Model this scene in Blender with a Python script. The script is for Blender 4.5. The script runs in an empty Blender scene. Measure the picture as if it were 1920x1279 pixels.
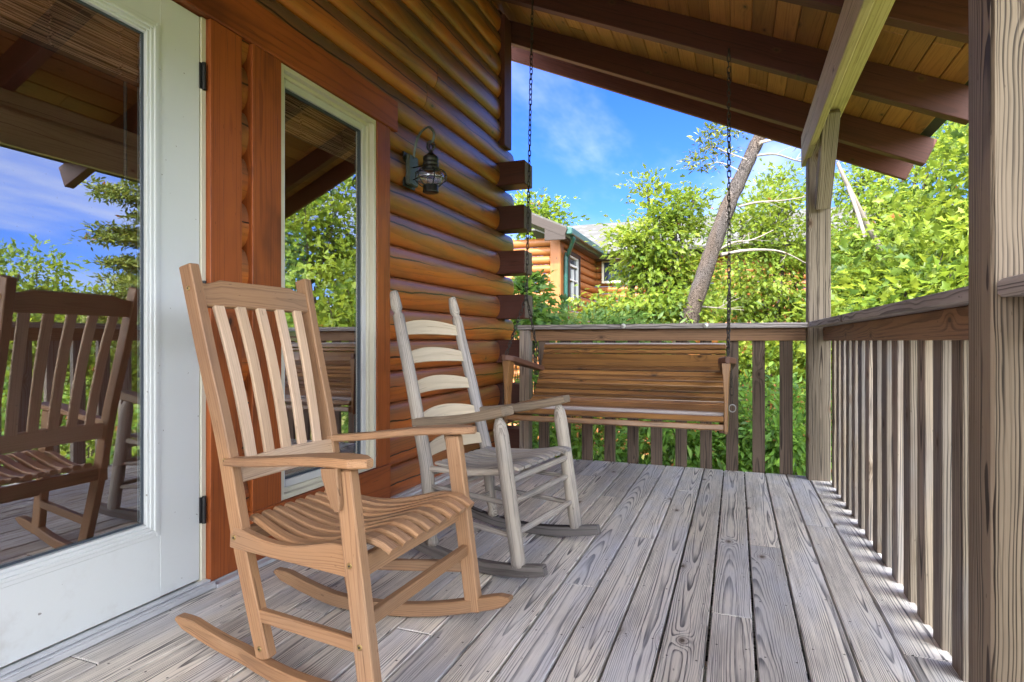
import bpy, math, random
import numpy as np
from mathutils import Vector
random.seed(11); rng = np.random.default_rng(5)
R = math.radians
sc = bpy.context.scene
# ------------------------------------------------------------------ camera, sky, sun
cam_d = bpy.data.cameras.new('camera'); cam = bpy.data.objects.new('camera', cam_d)
sc.collection.objects.link(cam); sc.camera = cam
cam_d.sensor_width = 36; cam_d.lens = 36*1110/1920
cam_d.clip_start = .05; cam_d.clip_end = 2000
YAW = math.atan(420/1110)
cam.location = (0, 0, .95); cam.rotation_euler = (R(90), 0, YAW)
SUN = Vector((.07, -.78, .85)).normalized()
w = bpy.data.worlds.new('World'); sc.world = w; w.use_nodes = True
sc.view_settings.view_transform = 'Standard'; sc.view_settings.look = 'None'
sc.view_settings.exposure = 2.38; sc.view_settings.gamma = 1
SKY_STRENGTH = .13
sl = bpy.data.lights.new('sun', 'SUN'); sl.energy = 2.6; sl.angle = R(.5); sl.color = (1, .93, .80)
so = bpy.data.objects.new('sun', sl); sc.collection.objects.link(so)
so.rotation_euler = SUN.to_track_quat('Z', 'Y').to_euler()
sc.cycles.use_denoising = True; sc.cycles.denoising_prefilter = 'ACCURATE'; sc.cycles.denoising_input_passes = 'RGB_ALBEDO_NORMAL'
sc.cycles.max_bounces = 7; sc.cycles.transparent_max_bounces = 12
sc.cycles.caustics_reflective = False; sc.cycles.caustics_refractive = False
sc.cycles.sample_clamp_indirect = 6

# ------------------------------------------------------------------ node helper
class X:
    """tiny expression helper over shader math nodes"""
    def __init__(s, nt, sock): s.nt, s.o = nt, sock
    def _m(s, op, *a, clamp=False):
        n = s.nt.nodes.new('ShaderNodeMath'); n.operation = op; n.use_clamp = clamp
        for i, v in enumerate((s,)+a):
            if isinstance(v, X): s.nt.links.new(v.o, n.inputs[i])
            else: n.inputs[i].default_value = v
        return X(s.nt, n.outputs[0])
    def __add__(s, b): return s._m('ADD', b)
    __radd__ = __add__
    def __sub__(s, b): return s._m('SUBTRACT', b)
    def __rsub__(s, b): return (s*-1)+b
    def __mul__(s, b): return s._m('MULTIPLY', b)
    __rmul__ = __mul__
    def __truediv__(s, b): return s._m('DIVIDE', b)
    def pow(s, b): return s._m('POWER', b)
    def sqrt(s): return s._m('SQRT')
    def abs(s): return s._m('ABSOLUTE')
    def fract(s): return s._m('FRACT')
    def floor(s): return s._m('FLOOR')
    def exp(s): return s._m('EXPONENT')
    def sin(s): return s._m('SINE')
    def lt(s, b): return s._m('LESS_THAN', b)
    def gt(s, b): return s._m('GREATER_THAN', b)
    def mx(s, b): return s._m('MAXIMUM', b)
    def mn(s, b): return s._m('MINIMUM', b)
    def clamp(s): return s._m('ADD', 0.0, clamp=True)
    def step(s, a, b):
        n = s.nt.nodes.new('ShaderNodeMapRange'); n.interpolation_type = 'SMOOTHSTEP'
        s.nt.links.new(s.o, n.inputs[0]); n.inputs[1].default_value = a; n.inputs[2].default_value = b
        n.inputs[3].default_value = 0; n.inputs[4].default_value = 1
        return X(s.nt, n.outputs[0])

def sep(nt, vec):
    n = nt.nodes.new('ShaderNodeSeparateXYZ'); nt.links.new(vec, n.inputs[0])
    return [X(nt, n.outputs[i]) for i in range(3)]
def comb(nt, a, b, c):
    n = nt.nodes.new('ShaderNodeCombineXYZ')
    for i, v in enumerate((a, b, c)):
        if isinstance(v, X): nt.links.new(v.o, n.inputs[i])
        else: n.inputs[i].default_value = v
    return n.outputs[0]
def noise(nt, vec, scale=1, detail=2, rough=.5, color=False):
    n = nt.nodes.new('ShaderNodeTexNoise'); nt.links.new(vec, n.inputs['Vector'])
    n.inputs['Scale'].default_value = scale; n.inputs['Detail'].default_value = detail; n.inputs['Roughness'].default_value = rough
    return n.outputs[1] if color else X(nt, n.outputs[0])
def mixc(nt, f, a, b, mode='MIX'):
    n = nt.nodes.new('ShaderNodeMix'); n.data_type = 'RGBA'; n.blend_type = mode
    for i, v in ((0, f), (6, a), (7, b)):
        if isinstance(v, X): nt.links.new(v.o, n.inputs[i])
        elif hasattr(v, 'is_linked'): nt.links.new(v, n.inputs[i])
        elif i == 0: n.inputs[0].default_value = v
        else: n.inputs[i].default_value = (*v, 1)
    return n.outputs[2]
def attr(nt, name):
    n = nt.nodes.new('ShaderNodeAttribute'); n.attribute_name = name; return n.outputs['Vector']
def newmat(name):
    m = bpy.data.materials.new(name); m.use_nodes = True; nt = m.node_tree
    b = nt.nodes['Principled BSDF']
    return m, nt, b
def setb(nt, b, color=None, rough=None, spec=None, metal=None, height=None, bstr=.5, bdist=.002):
    if color is not None:
        if hasattr(color, 'is_linked'): nt.links.new(color, b.inputs['Base Color'])
        else: b.inputs['Base Color'].default_value = (*color, 1)
    if rough is not None:
        if isinstance(rough, X): nt.links.new(rough.o, b.inputs['Roughness'])
        else: b.inputs['Roughness'].default_value = rough
    if spec is not None: b.inputs['Specular IOR Level'].default_value = spec
    if metal is not None: b.inputs['Metallic'].default_value = metal
    if height is not None:
        n = nt.nodes.new('ShaderNodeBump'); n.inputs['Strength'].default_value = bstr; n.inputs['Distance'].default_value = bdist
        nt.links.new(height.o, n.inputs['Height']); nt.links.new(n.outputs[0], b.inputs['Normal'])

def wood(name, early, late, tint, ring=.006, knots=.5, knotcol=(.05, .025, .012), rough=.6, spec=.4, contrast=1.0,
         var=.25, fiber=.35, bump=.6, cracks=0, weather_sheen=None, nails=False, tilt=.10, stain=None, stainamt=.5, coat=0, kx=1.5, ky=7.0):
    m, nt, b = newmat(name)
    L, W, T = sep(nt, attr(nt, 'wc')); r0, r1, r2 = sep(nt, attr(nt, 'wr'))
    o1 = r0*37.0; o2 = r1*53.0
    nlow = noise(nt, comb(nt, L*.42+o1, W*.8+o2, r2*11.0), 1, 1)
    nmid = noise(nt, comb(nt, L*3.2+o2, W*9.0+o1, T*9.0), 1, 2)
    y0 = (r0-.5)*.13
    z0 = r1*.05+.045 + (nlow-.5)*(tilt*.85) + (L-1.5)*(r2-.5)*.022
    dy = W-y0+(nmid-.5)*.014; dz = T+z0
    rr = (dy*dy+dz*dz).sqrt()
    # knots: cells along the board, only some filled
    v = nt.nodes.new('ShaderNodeTexVoronoi'); v.voronoi_dimensions = '2D'; v.feature = 'F1'
    nt.links.new(comb(nt, L*kx+o2, W*ky+o1, 0.0), v.inputs['Vector']); v.inputs['Scale'].default_value = 1
    v.inputs['Randomness'].default_value = .9
    kc = sep(nt, v.outputs['Color'])[0]
    on = kc.lt(knots)
    kp = sep(nt, v.outputs['Position'])
    kdx = (L*kx+o2-kp[0])/kx; kdy = (W*ky+o1-kp[1])/ky
    kd = (kdx*kdx*.30+kdy*kdy).sqrt()
    infl = (kd*kd*-1500.0).exp()*on
    rr = rr + infl*.015
    irr = noise(nt, comb(nt, rr*75.0+o1, L*.5, 0.0), 1, 2)
    ph = rr/ring + (nmid-.5)*.9 + (irr-.5)*2.0
    fr = ph.fract()
    amp = noise(nt, comb(nt, L*2.2+o2, W*34.0, rr*50.0+o1), 1, 2)
    line = fr.step(.42, .90)*(1-fr.step(.92, 1.0))*(amp.step(.25, .62)*.75+.25)      # slow rise to latewood, sharp end
    fib = noise(nt, comb(nt, L*9.0+o1, W*420.0+o2, T*420.0), 1, 2, .7)
    fib2 = noise(nt, comb(nt, L*2.5+o1, W*90.0, T*90.0+o2), 1, 2, .6)
    fs = fib.step(.36, .64)
    f = (line*contrast + (fs-.45)*(fiber*.55) + (fib2.step(.3, .7)-.5)*(fiber*.6)).clamp()
    col = mixc(nt, f, early, late)
    big = noise(nt, comb(nt, L*1.7+o2, W*5.0+o1, T*5.0), 1, 3, .6)
    col = mixc(nt, (big.step(.38, .68)*.6 + (r2-.5)*.5).clamp(), col, mixc(nt, f, tint, tuple(c*.6 for c in tint)))
    # brightness per board
    val = (r0-.5)*(var*2)+1.0+(fib2-.5)*.25
    hs = nt.nodes.new('ShaderNodeHueSaturation'); nt.links.new(val.o, hs.inputs['Value']); nt.links.new(col, hs.inputs['Color']); col = hs.outputs[0]
    if stain:
        sn = noise(nt, comb(nt, L*1.1+o1, W*3.0+o2, T*3.0+7.0), 1, 4, .65)
        col = mixc(nt, sn.step(.50, .72)*stainamt, col, stain)
    if weather_sheen:     # greyed upper side of a log: skylight reflection painted in, along with weathering
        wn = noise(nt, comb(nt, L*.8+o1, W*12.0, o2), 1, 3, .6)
        col = mixc(nt, ((W+(wn-.5)*.09).step(-.035, .045))*(r2*.45+.55)*weather_sheen[1], col, weather_sheen[0])
    core = (1-kd.step(.004, .011))*on
    ringk = (1-kd.step(.010, .024))*on
    col = mixc(nt, (ringk*.45).clamp(), col, tuple(c*2.2 for c in knotcol))
    col = mixc(nt, (core*.9).clamp(), col, knotcol)
    h = (1-line)*.5+fib*.35
    if cracks:
        cn = noise(nt, comb(nt, L*1.3+o2, o1, 3.0), 1, 4, .6)
        cm = noise(nt, comb(nt, L*.9+o1, o2, 9.0), 1, 1)
        cw = (W-(r1-.35)*.06-(cn-.5)*.075).abs()
        wdt = cm.step(.38, .56)*(.0026*cracks)
        ck = cw.lt(wdt)
        col = mixc(nt, ck*.9, col, (.012, .007, .005)); h = h-ck*1.5
    chk = noise(nt, comb(nt, L*3.5+o2, W*190.0+o1, T*150.0), 1, 2)
    ckm = chk.step(.66, .72); col = mixc(nt, ckm*.55, col, tuple(c*.4 for c in late)); h = h-ckm*.8
    # short end checks / specks
    sp = noise(nt, comb(nt, L*30.0+o1, W*120.0+o2, T*100.0), 1, 1)
    col = mixc(nt, sp.step(.74, .80)*.5, col, tuple(c*.35 for c in late))
    if nails:
        q = (L/.406).fract(); q = (q-.5).abs()*.406
        w2 = (W.abs()-.043).abs()
        nd = (q*q+w2*w2).sqrt()
        nk = 1-nd.step(.0028, .0042)
        col = mixc(nt, nk*.85, col, (.02, .017, .015)); h = h-nk
    rg = rough+(fib-.5)*.2 if not isinstance(rough, X) else rough
    rg = (X(nt, fib.o)*.15+(rough-.07))
    setb(nt, b, col, rg, spec, None, h, bump, .0012)
    if coat:
        b.inputs['Coat Weight'].default_value = coat; b.inputs['Coat Roughness'].default_value = .28
    return m

def plain(name, color, rough=.5, metal=0, spec=.5, nscale=30, namt=.15, dirt=None, bump=.15):
    m, nt, b = newmat(name)
    tc = nt.nodes.new('ShaderNodeTexCoord').outputs['Object']
    n = noise(nt, tc, nscale, 4, .6); n2 = noise(nt, tc, 3.1, 3, .6)
    col = mixc(nt, n*namt*2, color, tuple(c*.55 for c in color))
    if dirt: col = mixc(nt, n2.step(.5, .75)*.5, col, dirt)
    setb(nt, b, col, (n*.2+(rough-.1)), spec, metal, n, bump, .001)
    return m

M = {}
M['deck'] = wood('weathered_deck_board', (.82, .77, .69), (.105, .10, .10), (.62, .645, .72), ring=.0036, knots=.30, contrast=1.0, var=.17,
                 fiber=.60, nails=True, rough=.62, spec=.35, bump=.7, stain=(.25, .23, .22), stainamt=.40, tilt=.085, knotcol=(.09, .06, .04), cracks=.25, kx=1.3)
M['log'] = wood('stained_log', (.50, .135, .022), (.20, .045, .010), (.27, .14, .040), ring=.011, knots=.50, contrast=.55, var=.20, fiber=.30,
                rough=.36, spec=.5, bump=.5, cracks=1.9, coat=.12, weather_sheen=((.145, .092, .066), .82), stain=(.11, .045, .02), stainamt=.35, kx=1.1, ky=4.5)
M['logend'] = wood('dark_stained_log_end', (.075, .022, .014), (.035, .011, .008), (.06, .016, .012), ring=.02, knots=.2, contrast=.5, rough=.55, var=.2)
M['endgrain'] = wood('weathered_end_grain', (.20, .16, .13), (.05, .035, .03), (.12, .09, .07), ring=.006, knots=.0, contrast=.8, rough=.8, tilt=.01, cracks=1.6)
M['trim'] = wood('orange_stained_casing', (.36, .095, .022), (.13, .028, .009), (.24, .060, .016), ring=.012, knots=.35, contrast=.5, var=.15, fiber=.22,
                 rough=.42, spec=.4, bump=.35, stain=(.09, .024, .009), stainamt=.75, ky=5, knotcol=(.03, .012, .008))
M['rafter'] = wood('dark_red_rafter', (.105, .034, .024), (.05, .016, .012), (.085, .027, .02), ring=.012, knots=.4, contrast=.5, var=.2, rough=.6, bump=.4, cracks=.6, stain=(.05, .02, .015))
M['ceil'] = wood('ceiling_plank', (.36, .165, .056), (.17, .066, .022), (.28, .11, .032), ring=.011, knots=.40, contrast=.55, var=.30, rough=.5, bump=.3, knotcol=(.04, .02, .01), stain=(.10, .06, .03))
M['beam'] = wood('bare_pine_beam', (.50, .42, .24), (.27, .20, .095), (.40, .35, .17), ring=.011, knots=.45, contrast=.7, var=.1, rough=.65, bump=.5, cracks=.9, stain=(.16, .15, .07), kx=1.8, ky=5, stainamt=.6)
M['post'] = wood('weathered_post', (.26, .215, .165), (.03, .021, .016), (.18, .155, .13), ring=.0085, knots=.85, contrast=1.25, var=.12, rough=.7, bump=.8, stain=(.11, .085, .065), ky=5, kx=2.0, knotcol=(.06, .03, .015), cracks=.5)
M['nearpost'] = wood('ridged_brown_post', (.27, .215, .155), (.026, .018, .013), (.20, .16, .12), ring=.0068, knots=.7, contrast=1.35, var=.05, rough=.7, bump=1.0, stain=(.12, .08, .05), ky=4, kx=1.6, knotcol=(.05, .03, .015), cracks=.4)
M['bal'] = wood('weathered_baluster', (.34, .28, .22), (.045, .034, .028), (.25, .25, .28), ring=.0075, knots=.5, contrast=1.15, var=.38, rough=.7, bump=.8, stain=(.12, .075, .045), ky=6, kx=2, knotcol=(.05, .028, .015), cracks=.3)
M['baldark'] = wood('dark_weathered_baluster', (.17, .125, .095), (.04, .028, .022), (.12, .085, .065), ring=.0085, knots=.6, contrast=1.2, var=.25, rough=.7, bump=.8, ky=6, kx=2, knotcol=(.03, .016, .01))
M['cap'] = wood('grey_cap_board', (.38, .345, .33), (.10, .088, .085), (.27, .26, .275), ring=.009, knots=.6, contrast=1.1, var=.15, rough=.65, bump=.6, stain=(.15, .12, .11), cracks=.6)
M['railboard'] = wood('brown_rail_board', (.26, .145, .075), (.10, .05, .027), (.20, .11, .06), ring=.009, knots=.55, contrast=.85, var=.1, rough=.6, bump=.6, kx=1.3, ky=5)
M['teak'] = wood('oiled_hardwood', (.38, .215, .110), (.15, .072, .036), (.31, .20, .125), ring=.0042, knots=.0, contrast=.55, var=.16, fiber=.50, rough=.5, spec=.4, bump=.3, stain=(.16, .085, .05), stainamt=.55)
M['teaklight'] = wood('sun_faded_hardwood', (.60, .43, .29), (.34, .22, .14), (.60, .47, .37), ring=.0042, knots=0, contrast=.45, var=.10, fiber=.50, rough=.55, spec=.35, bump=.3, stain=(.44, .28, .18), stainamt=.3)
M['greywood'] = wood('silvered_rocker_wood', (.46, .415, .355), (.17, .15, .135), (.25, .255, .29), ring=.006, knots=0, contrast=.75, var=.12, fiber=.9, rough=.7, bump=1.0, stain=(.115, .115, .13), stainamt=.75)
M['greydark'] = wood('grey_rocker_runner', (.19, .175, .17), (.06, .055, .055), (.12, .117, .125), ring=.008, knots=0, contrast=.8, var=.1, fiber=.6, rough=.7, bump=.8, cracks=.8, stain=(.07, .065, .065))
M['slatpale'] = wood('pale_ladder_slat', (.60, .51, .37), (.44, .35, .24), (.58, .50, .38), ring=.02, knots=.05, contrast=.35, var=.06, fiber=.2, rough=.6, bump=.2)
M['armgrey'] = wood('mottled_grey_arm', (.27, .205, .14), (.11, .083, .058), (.20, .16, .12), ring=.009, knots=0, contrast=.5, var=.1, fiber=.5, rough=.65, bump=.6, stain=(.13, .10, .08), stainamt=.7)
M['swing'] = wood('glossy_brown_swing_slat', (.29, .145, .048), (.085, .036, .014), (.14, .065, .03), ring=.008, knots=.75, contrast=.75, var=.40, fiber=.4, rough=.30, spec=.6, bump=.45, stain=(.12, .06, .03), stainamt=.5, knotcol=(.04, .02, .01), ky=8)
M['swingsheen'] = wood('swing_sky_reflection', (.40, .36, .36), (.16, .12, .11), (.33, .29, .29), ring=.01, knots=.1, contrast=.6, var=.08, rough=.35, spec=.6, bump=.4)  # pale grey paints the sky reflection on seat front and back cap
M['swingarm'] = wood('reddish_brown_swing_arm', (.15, .072, .045), (.07, .033, .022), (.11, .05, .032), ring=.012, knots=.1, contrast=.5, rough=.5, var=.1, bump=.5)
M['bark'] = wood('grey_pine_bark', (.085, .075, .072), (.016, .013, .012), (.055, .045, .045), ring=.014, knots=.5, contrast=.9, fiber=.9, rough=.9, bump=1.0, kx=6, ky=9)
m, nt, b = newmat('plated_pine_bark')
L, W, T = sep(nt, attr(nt, 'wc'))
wv = noise(nt, comb(nt, L*5.0, W*12.0, T*12.0), 1, 3, color=True)
vo = nt.nodes.new('ShaderNodeTexVoronoi'); vo.feature = 'DISTANCE_TO_EDGE'; wx, wy, wz = sep(nt, wv)
nt.links.new(comb(nt, L*11.0+wx*1.6, W*26.0+wy*1.6, T*26.0+wz*1.6), vo.inputs['Vector'])
ed = X(nt, vo.outputs['Distance']); fn = noise(nt, comb(nt, L*60.0, W*140.0, T*140.0), 1, 4, .7); bn_ = noise(nt, comb(nt, L*1.6, W*5.0, T*5.0), 1, 3)
col = mixc(nt, fn, (.27, .24, .235), (.085, .072, .068)); col = mixc(nt, bn_.step(.45, .65)*.7, col, (.20, .15, .12))
col = mixc(nt, (1-ed.step(.02, .16)), col, (.014, .010, .009)); setb(nt, b, col, .95, .15, None, ed.step(.0, .2)+fn*.4, 1.0, .02)
M['bark'] = m
M['deadwood'] = wood('pale_dead_limb', (.27, .24, .22), (.12, .10, .09), (.22, .19, .175), ring=.012, knots=.2, contrast=.5, fiber=.6, rough=.9)
M['farlog'] = wood('neighbour_orange_log', (.30, .115, .032), (.19, .065, .018), (.26, .09, .025), ring=.02, knots=.25, contrast=.3, var=.12, fiber=.2, rough=.45)
M['farbrown'] = wood('neighbour_brown_trim', (.035, .024, .021), (.02, .014, .012), (.03, .02, .017), ring=.02, knots=0, contrast=.4, rough=.6)
M['bamboo'] = None
M['white'] = plain('white_door_paint', (.66, .71, .73), rough=.45, nscale=300, namt=.04, dirt=(.60, .645, .665), bump=.05)
M['cream'] = plain('cream_window_frame', (.62, .60, .49), rough=.5, nscale=120, namt=.05, dirt=(.55, .55, .46), bump=.05)
M['winwhite'] = plain('pale_sash', (.60, .62, .62), rough=.5, nscale=120, namt=.05)
M['gasket'] = plain('dark_glazing_bead', (.055, .075, .10), rough=.5)
M['black'] = plain('black_lantern_metal', (.012, .014, .015), rough=.42, metal=0, spec=.6, nscale=80, namt=.3)
M['verd'] = plain('grey_green_lantern_plate', (.12, .15, .145), rough=.45, metal=.3, nscale=60, namt=.4)
M['hinge'] = plain('black_hinge', (.012, .012, .014), rough=.5)
M['alu'] = plain('dull_aluminium_sill', (.62, .65, .70), rough=.42, metal=.2, nscale=40, namt=.12, dirt=(.40, .42, .46))
M['chain'] = plain('old_steel_chain', (.085, .075, .065), rough=.5, metal=.7, nscale=90, namt=.5)
M['zinc'] = plain('zinc_hook', (.42, .43, .44), rough=.35, metal=.8)
M['brass'] = plain('brass_screw', (.42, .30, .13), rough=.4, metal=.8)
M['screwdark'] = plain('screw_recess', (.02, .018, .015), rough=.6)
M['green'] = plain('green_gutter', (.014, .075, .065), rough=.35, nscale=10, namt=.1)
M['shingle'] = plain('pale_shingle', (.075, .074, .07), rough=.85, nscale=14, namt=.35, dirt=(.22, .24, .27))
M['darkglass'] = plain('dark_blue_window', (.03, .045, .07), rough=.12, nscale=2, namt=.1, bump=0)
M['interior'] = plain('dim_interior_plaster', (.55, .22, .13), rough=.9)
M['knob'] = plain('white_plastic_button', (.65, .66, .64), rough=.4)
M['stone'] = plain('foundation_block', (.25, .23, .2), rough=.9)
M['drip_gapshade'] = plain('dark_roof_edge_and_gap_shade', (.03, .03, .03), rough=.7)  # roof edge colour, also used for painted shade in the deck gaps

nt = M['white'].node_tree; b = nt.nodes['Principled BSDF']; tc = nt.nodes.new('ShaderNodeTexCoord').outputs['Object']
src = b.inputs['Base Color'].links[0].from_socket
sp = noise(nt, tc, 55, 1).step(.79, .81); sm = noise(nt, tc, 5, 5, .7); x_, y_, z_ = sep(nt, tc)
col = mixc(nt, (sm.step(.52, .75)*(1-z_.step(.0, .5))*.35), src, (.36, .34, .31)); nt.links.new(mixc(nt, sp*.7, col, (.12, .11, .10)), b.inputs['Base Color'])
# bamboo blind
m, nt, b = newmat('woven_bamboo_blind')
tc = nt.nodes.new('ShaderNodeTexCoord').outputs['Object']; x_, y_, z_ = sep(nt, tc)
st = (z_*110.0+noise(nt, comb(nt, x_*2.0, y_*2.0, z_*60.0), 1, 2)*3.0).fract()
rnd = noise(nt, comb(nt, y_*1.2, y_*1.2, z_*150.0), 1, 2)
col = mixc(nt, rnd.step(.35, .65), (.52, .34, .25), (.24, .14, .10))
col = mixc(nt, st.lt(.36)*.95, col, (.006, .004, .003))
setb(nt, b, col, .6, .3, None, (1-st.lt(.25)), .6, .002); M['bamboo'] = m
# green slats reflected in the window, painted on a panel behind the glass
m, nt, b = newmat('green_slat_reflection')
tc = nt.nodes.new('ShaderNodeTexCoord').outputs['Object']; x_, y_, z_ = sep(nt, tc)
st = (z_*28.0).fract(); col = mixc(nt, st.lt(.3), (.16, .34, .13), (.015, .03, .015)); setb(nt, b, col, .6); M['greenreflection'] = m

def glassmat(name, lo, hi, tint=(.78, .84, .82)):
    m, nt, b = newmat(name); nt.nodes.remove(b); out = nt.nodes['Material Output']
    tr = nt.nodes.new('ShaderNodeBsdfTransparent'); tr.inputs[0].default_value = (*tint, 1)
    gl = nt.nodes.new('ShaderNodeBsdfGlossy'); gl.inputs['Roughness'].default_value = 0; gl.inputs[0].default_value = (.95, .97, 1, 1)
    lw = nt.nodes.new('ShaderNodeLayerWeight'); lw.inputs[0].default_value = .35
    f = X(nt, lw.outputs['Facing'])*(hi-lo)+lo
    tc = nt.nodes.new('ShaderNodeTexCoord').outputs['Object']
    dust = noise(nt, tc, 90, 2, .6).step(.70, .76)
    bump = nt.nodes.new('ShaderNodeBump'); bump.inputs['Strength'].default_value = .04; bump.inputs['Distance'].default_value = .004
    nt.links.new(noise(nt, tc, 2.2, 1).o, bump.inputs['Height']); nt.links.new(bump.outputs[0], gl.inputs['Normal'])
    mx = nt.nodes.new('ShaderNodeMixShader'); nt.links.new(f.o, mx.inputs[0]); nt.links.new(tr.outputs[0], mx.inputs[1]); nt.links.new(gl.outputs[0], mx.inputs[2])
    df = nt.nodes.new('ShaderNodeBsdfDiffuse'); df.inputs[0].default_value = (.5, .45, .4, 1)
    m2 = nt.nodes.new('ShaderNodeMixShader'); nt.links.new((dust*.22).o, m2.inputs[0]); nt.links.new(mx.outputs[0], m2.inputs[1]); nt.links.new(df.outputs[0], m2.inputs[2])
    nt.links.new(m2.outputs[0], out.inputs[0]); return m
M['glass'] = glassmat('coated_door_glass', .38, .72, (.93, .95, .94))
M['lampglass'] = glassmat('seeded_lamp_glass', .10, .7, (.93, .96, .96))

def leafmat(name, a, bcol, dark, trans=.45):
    m, nt, b = newmat(name)
    r = sep(nt, attr(nt, 'wr'))
    col = mixc(nt, r[0].step(.15, .85), a, bcol)
    col = mixc(nt, r[1].step(.48, .95)*.9, col, dark)
    col = mixc(nt, r[2].gt(.997), col, (.30, .12, .03))
    setb(nt, b, col, .45, .35)
    out = nt.nodes['Material Output']
    tl = nt.nodes.new('ShaderNodeBsdfTranslucent')
    hs = nt.nodes.new('ShaderNodeHueSaturation'); hs.inputs['Value'].default_value = 1.5; hs.inputs['Hue'].default_value = .485; nt.links.new(col, hs.inputs['Color'])
    nt.links.new(hs.outputs[0], tl.inputs[0])
    mx = nt.nodes.new('ShaderNodeMixShader'); mx.inputs[0].default_value = trans
    nt.links.new(b.outputs[0], mx.inputs[1]); nt.links.new(tl.outputs[0], mx.inputs[2]); nt.links.new(mx.outputs[0], out.inputs[0])
    return m
M['leafA'] = leafmat('oak_leaf', (.115, .185, .018), (.20, .26, .028), (.045, .10, .02))
M['leafY'] = leafmat('yellow_green_leaf', (.125, .21, .022), (.22, .285, .032), (.04, .09, .016))
M['leafS'] = leafmat('shrub_leaf', (.085, .19, .035), (.16, .28, .04), (.03, .085, .02))
M['leafL'] = leafmat('light_shrub_leaf', (.10, .20, .045), (.18, .28, .08), (.04, .10, .02))
M['needle'] = leafmat('pine_needles', (.10, .14, .025), (.20, .22, .035), (.035, .06, .015), .25)

# ------------------------------------------------------------------ mesh builder
class MB:
    def __init__(s): s.v = []; s.f = []; s.c = []; s.r = []; s.sm = []; s.mi = []; s.n = 0
    def add(s, verts, faces, wc, wr, smooth=False, mi=0):
        s.v += [tuple(p) for p in verts]; s.c += [tuple(p) for p in wc]; s.r += [wr]*len(verts)
        s.f += [tuple(i+s.n for i in f) for f in faces]; s.n += len(verts)
        s.sm += [smooth]*len(faces); s.mi += [mi]*len(faces)
def rnd3(): return (random.random(), random.random(), random.random())
def V(*a): return Vector(a)
def wloc(o):
    p = Vector((0, 0, 0))
    while o is not None: p = p+o.location; o = o.parent
    return p
def build(name, mb, mat, parent=None, world=True):
    off = wloc(parent) if (parent is not None and world) else Vector((0, 0, 0))
    me = bpy.data.meshes.new(name)
    vs = np.array(mb.v)-np.array(off)
    me.from_pydata(vs.tolist(), [], mb.f)
    a = me.attributes.new('wc', 'FLOAT_VECTOR', 'POINT'); a.data.foreach_set('vector', np.array(mb.c, float).ravel())
    a = me.attributes.new('wr', 'FLOAT_VECTOR', 'POINT'); a.data.foreach_set('vector', np.array(mb.r, float).ravel())
    me.polygons.foreach_set('use_smooth', mb.sm)
    for mm in (mat if isinstance(mat, (list, tuple)) else [mat]): me.materials.append(mm)
    me.polygons.foreach_set('material_index', mb.mi)
    me.update()
    o = bpy.data.objects.new(name, me); sc.collection.objects.link(o)
    if parent is not None: o.parent = parent
    return o
def tag(o, label=None, cat=None, group=None, kind=None):
    if label: o['label'] = label
    if cat: o['category'] = cat
    if group: o['group'] = group
    if kind: o['kind'] = kind
    return o
def thing(name, label, cat, loc=(0, 0, 0), rz=0, group=None):
    o = bpy.data.objects.new(name, None); o.empty_display_size = .1; sc.collection.objects.link(o)
    o.location = loc; o.rotation_euler = (0, 0, rz); return tag(o, label, cat, group)

def rect(w, h, c=.003):
    a, b = w/2, h/2
    if c <= 0: return [(-a, -b), (a, -b), (a, b), (-a, b)]
    return [(-a+c, -b), (a-c, -b), (a, -b+c), (a, b-c), (a-c, b), (-a+c, b), (-a, b-c), (-a, -b+c)]
def circ(r, n=12, r2=None): r2 = r2 or r; return [(r*math.cos(2*math.pi*i/n), r2*math.sin(2*math.pi*i/n)) for i in range(n)]
def sweep(mb, pts, up, secs, smooth=False, wr=None, mi=0, caps=True, off=(0, 0, 0), fixed=None, capmi=None):
    """sections (list of (a,b)) swept along pts; a = sideways (up x dir), b = along up"""
    pts = [Vector(p) for p in pts]; up = Vector(up); wr = wr or rnd3(); n = len(pts)
    rings = []; wcs = []; s = 0
    s0_ = secs[len(secs)//2] if isinstance(secs[0], list) else secs
    ea = max(q[0] for q in s0_)-min(q[0] for q in s0_); eb = max(q[1] for q in s0_)-min(q[1] for q in s0_)
    sw_ = eb > ea*1.15
    for i, p in enumerate(pts):
        if i: s += (p-pts[i-1]).length
        t = fixed if fixed is not None else (pts[min(i+1, n-1)]-pts[max(i-1, 0)])
        t = Vector(t).normalized(); a = t.cross(up)
        if a.length < 1e-5: a = t.cross(Vector((1, 0, 0)))
        a.normalize(); b = a.cross(t).normalized()
        sec = secs[i] if isinstance(secs[0], list) else secs
        rings.append([p+a*x+b*y for x, y in sec]); wcs.append([((s+off[0], y, x) if sw_ else (s+off[0], x, y)) for x, y in sec])
    k = len(rings[0]); verts = [q for r_ in rings for q in r_]; wc = [q for r_ in wcs for q in r_]
    faces = []
    for i in range(n-1):
        for j in range(k):
            j2 = (j+1) % k
            faces.append((i*k+j, (i+1)*k+j, (i+1)*k+j2, i*k+j2))
    mb.add(verts, faces, wc, wr, smooth, mi)
    if caps:
        cm = mi if capmi is None else capmi
        mb.add(rings[0], [tuple(range(k))], [(c[2]*.3, c[1], c[2]) for c in wcs[0]], wr, False, cm)
        mb.add(rings[-1], [tuple(reversed(range(k)))], [(c[2]*.3, c[1], c[2]) for c in wcs[-1]], wr, False, cm)
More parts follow.
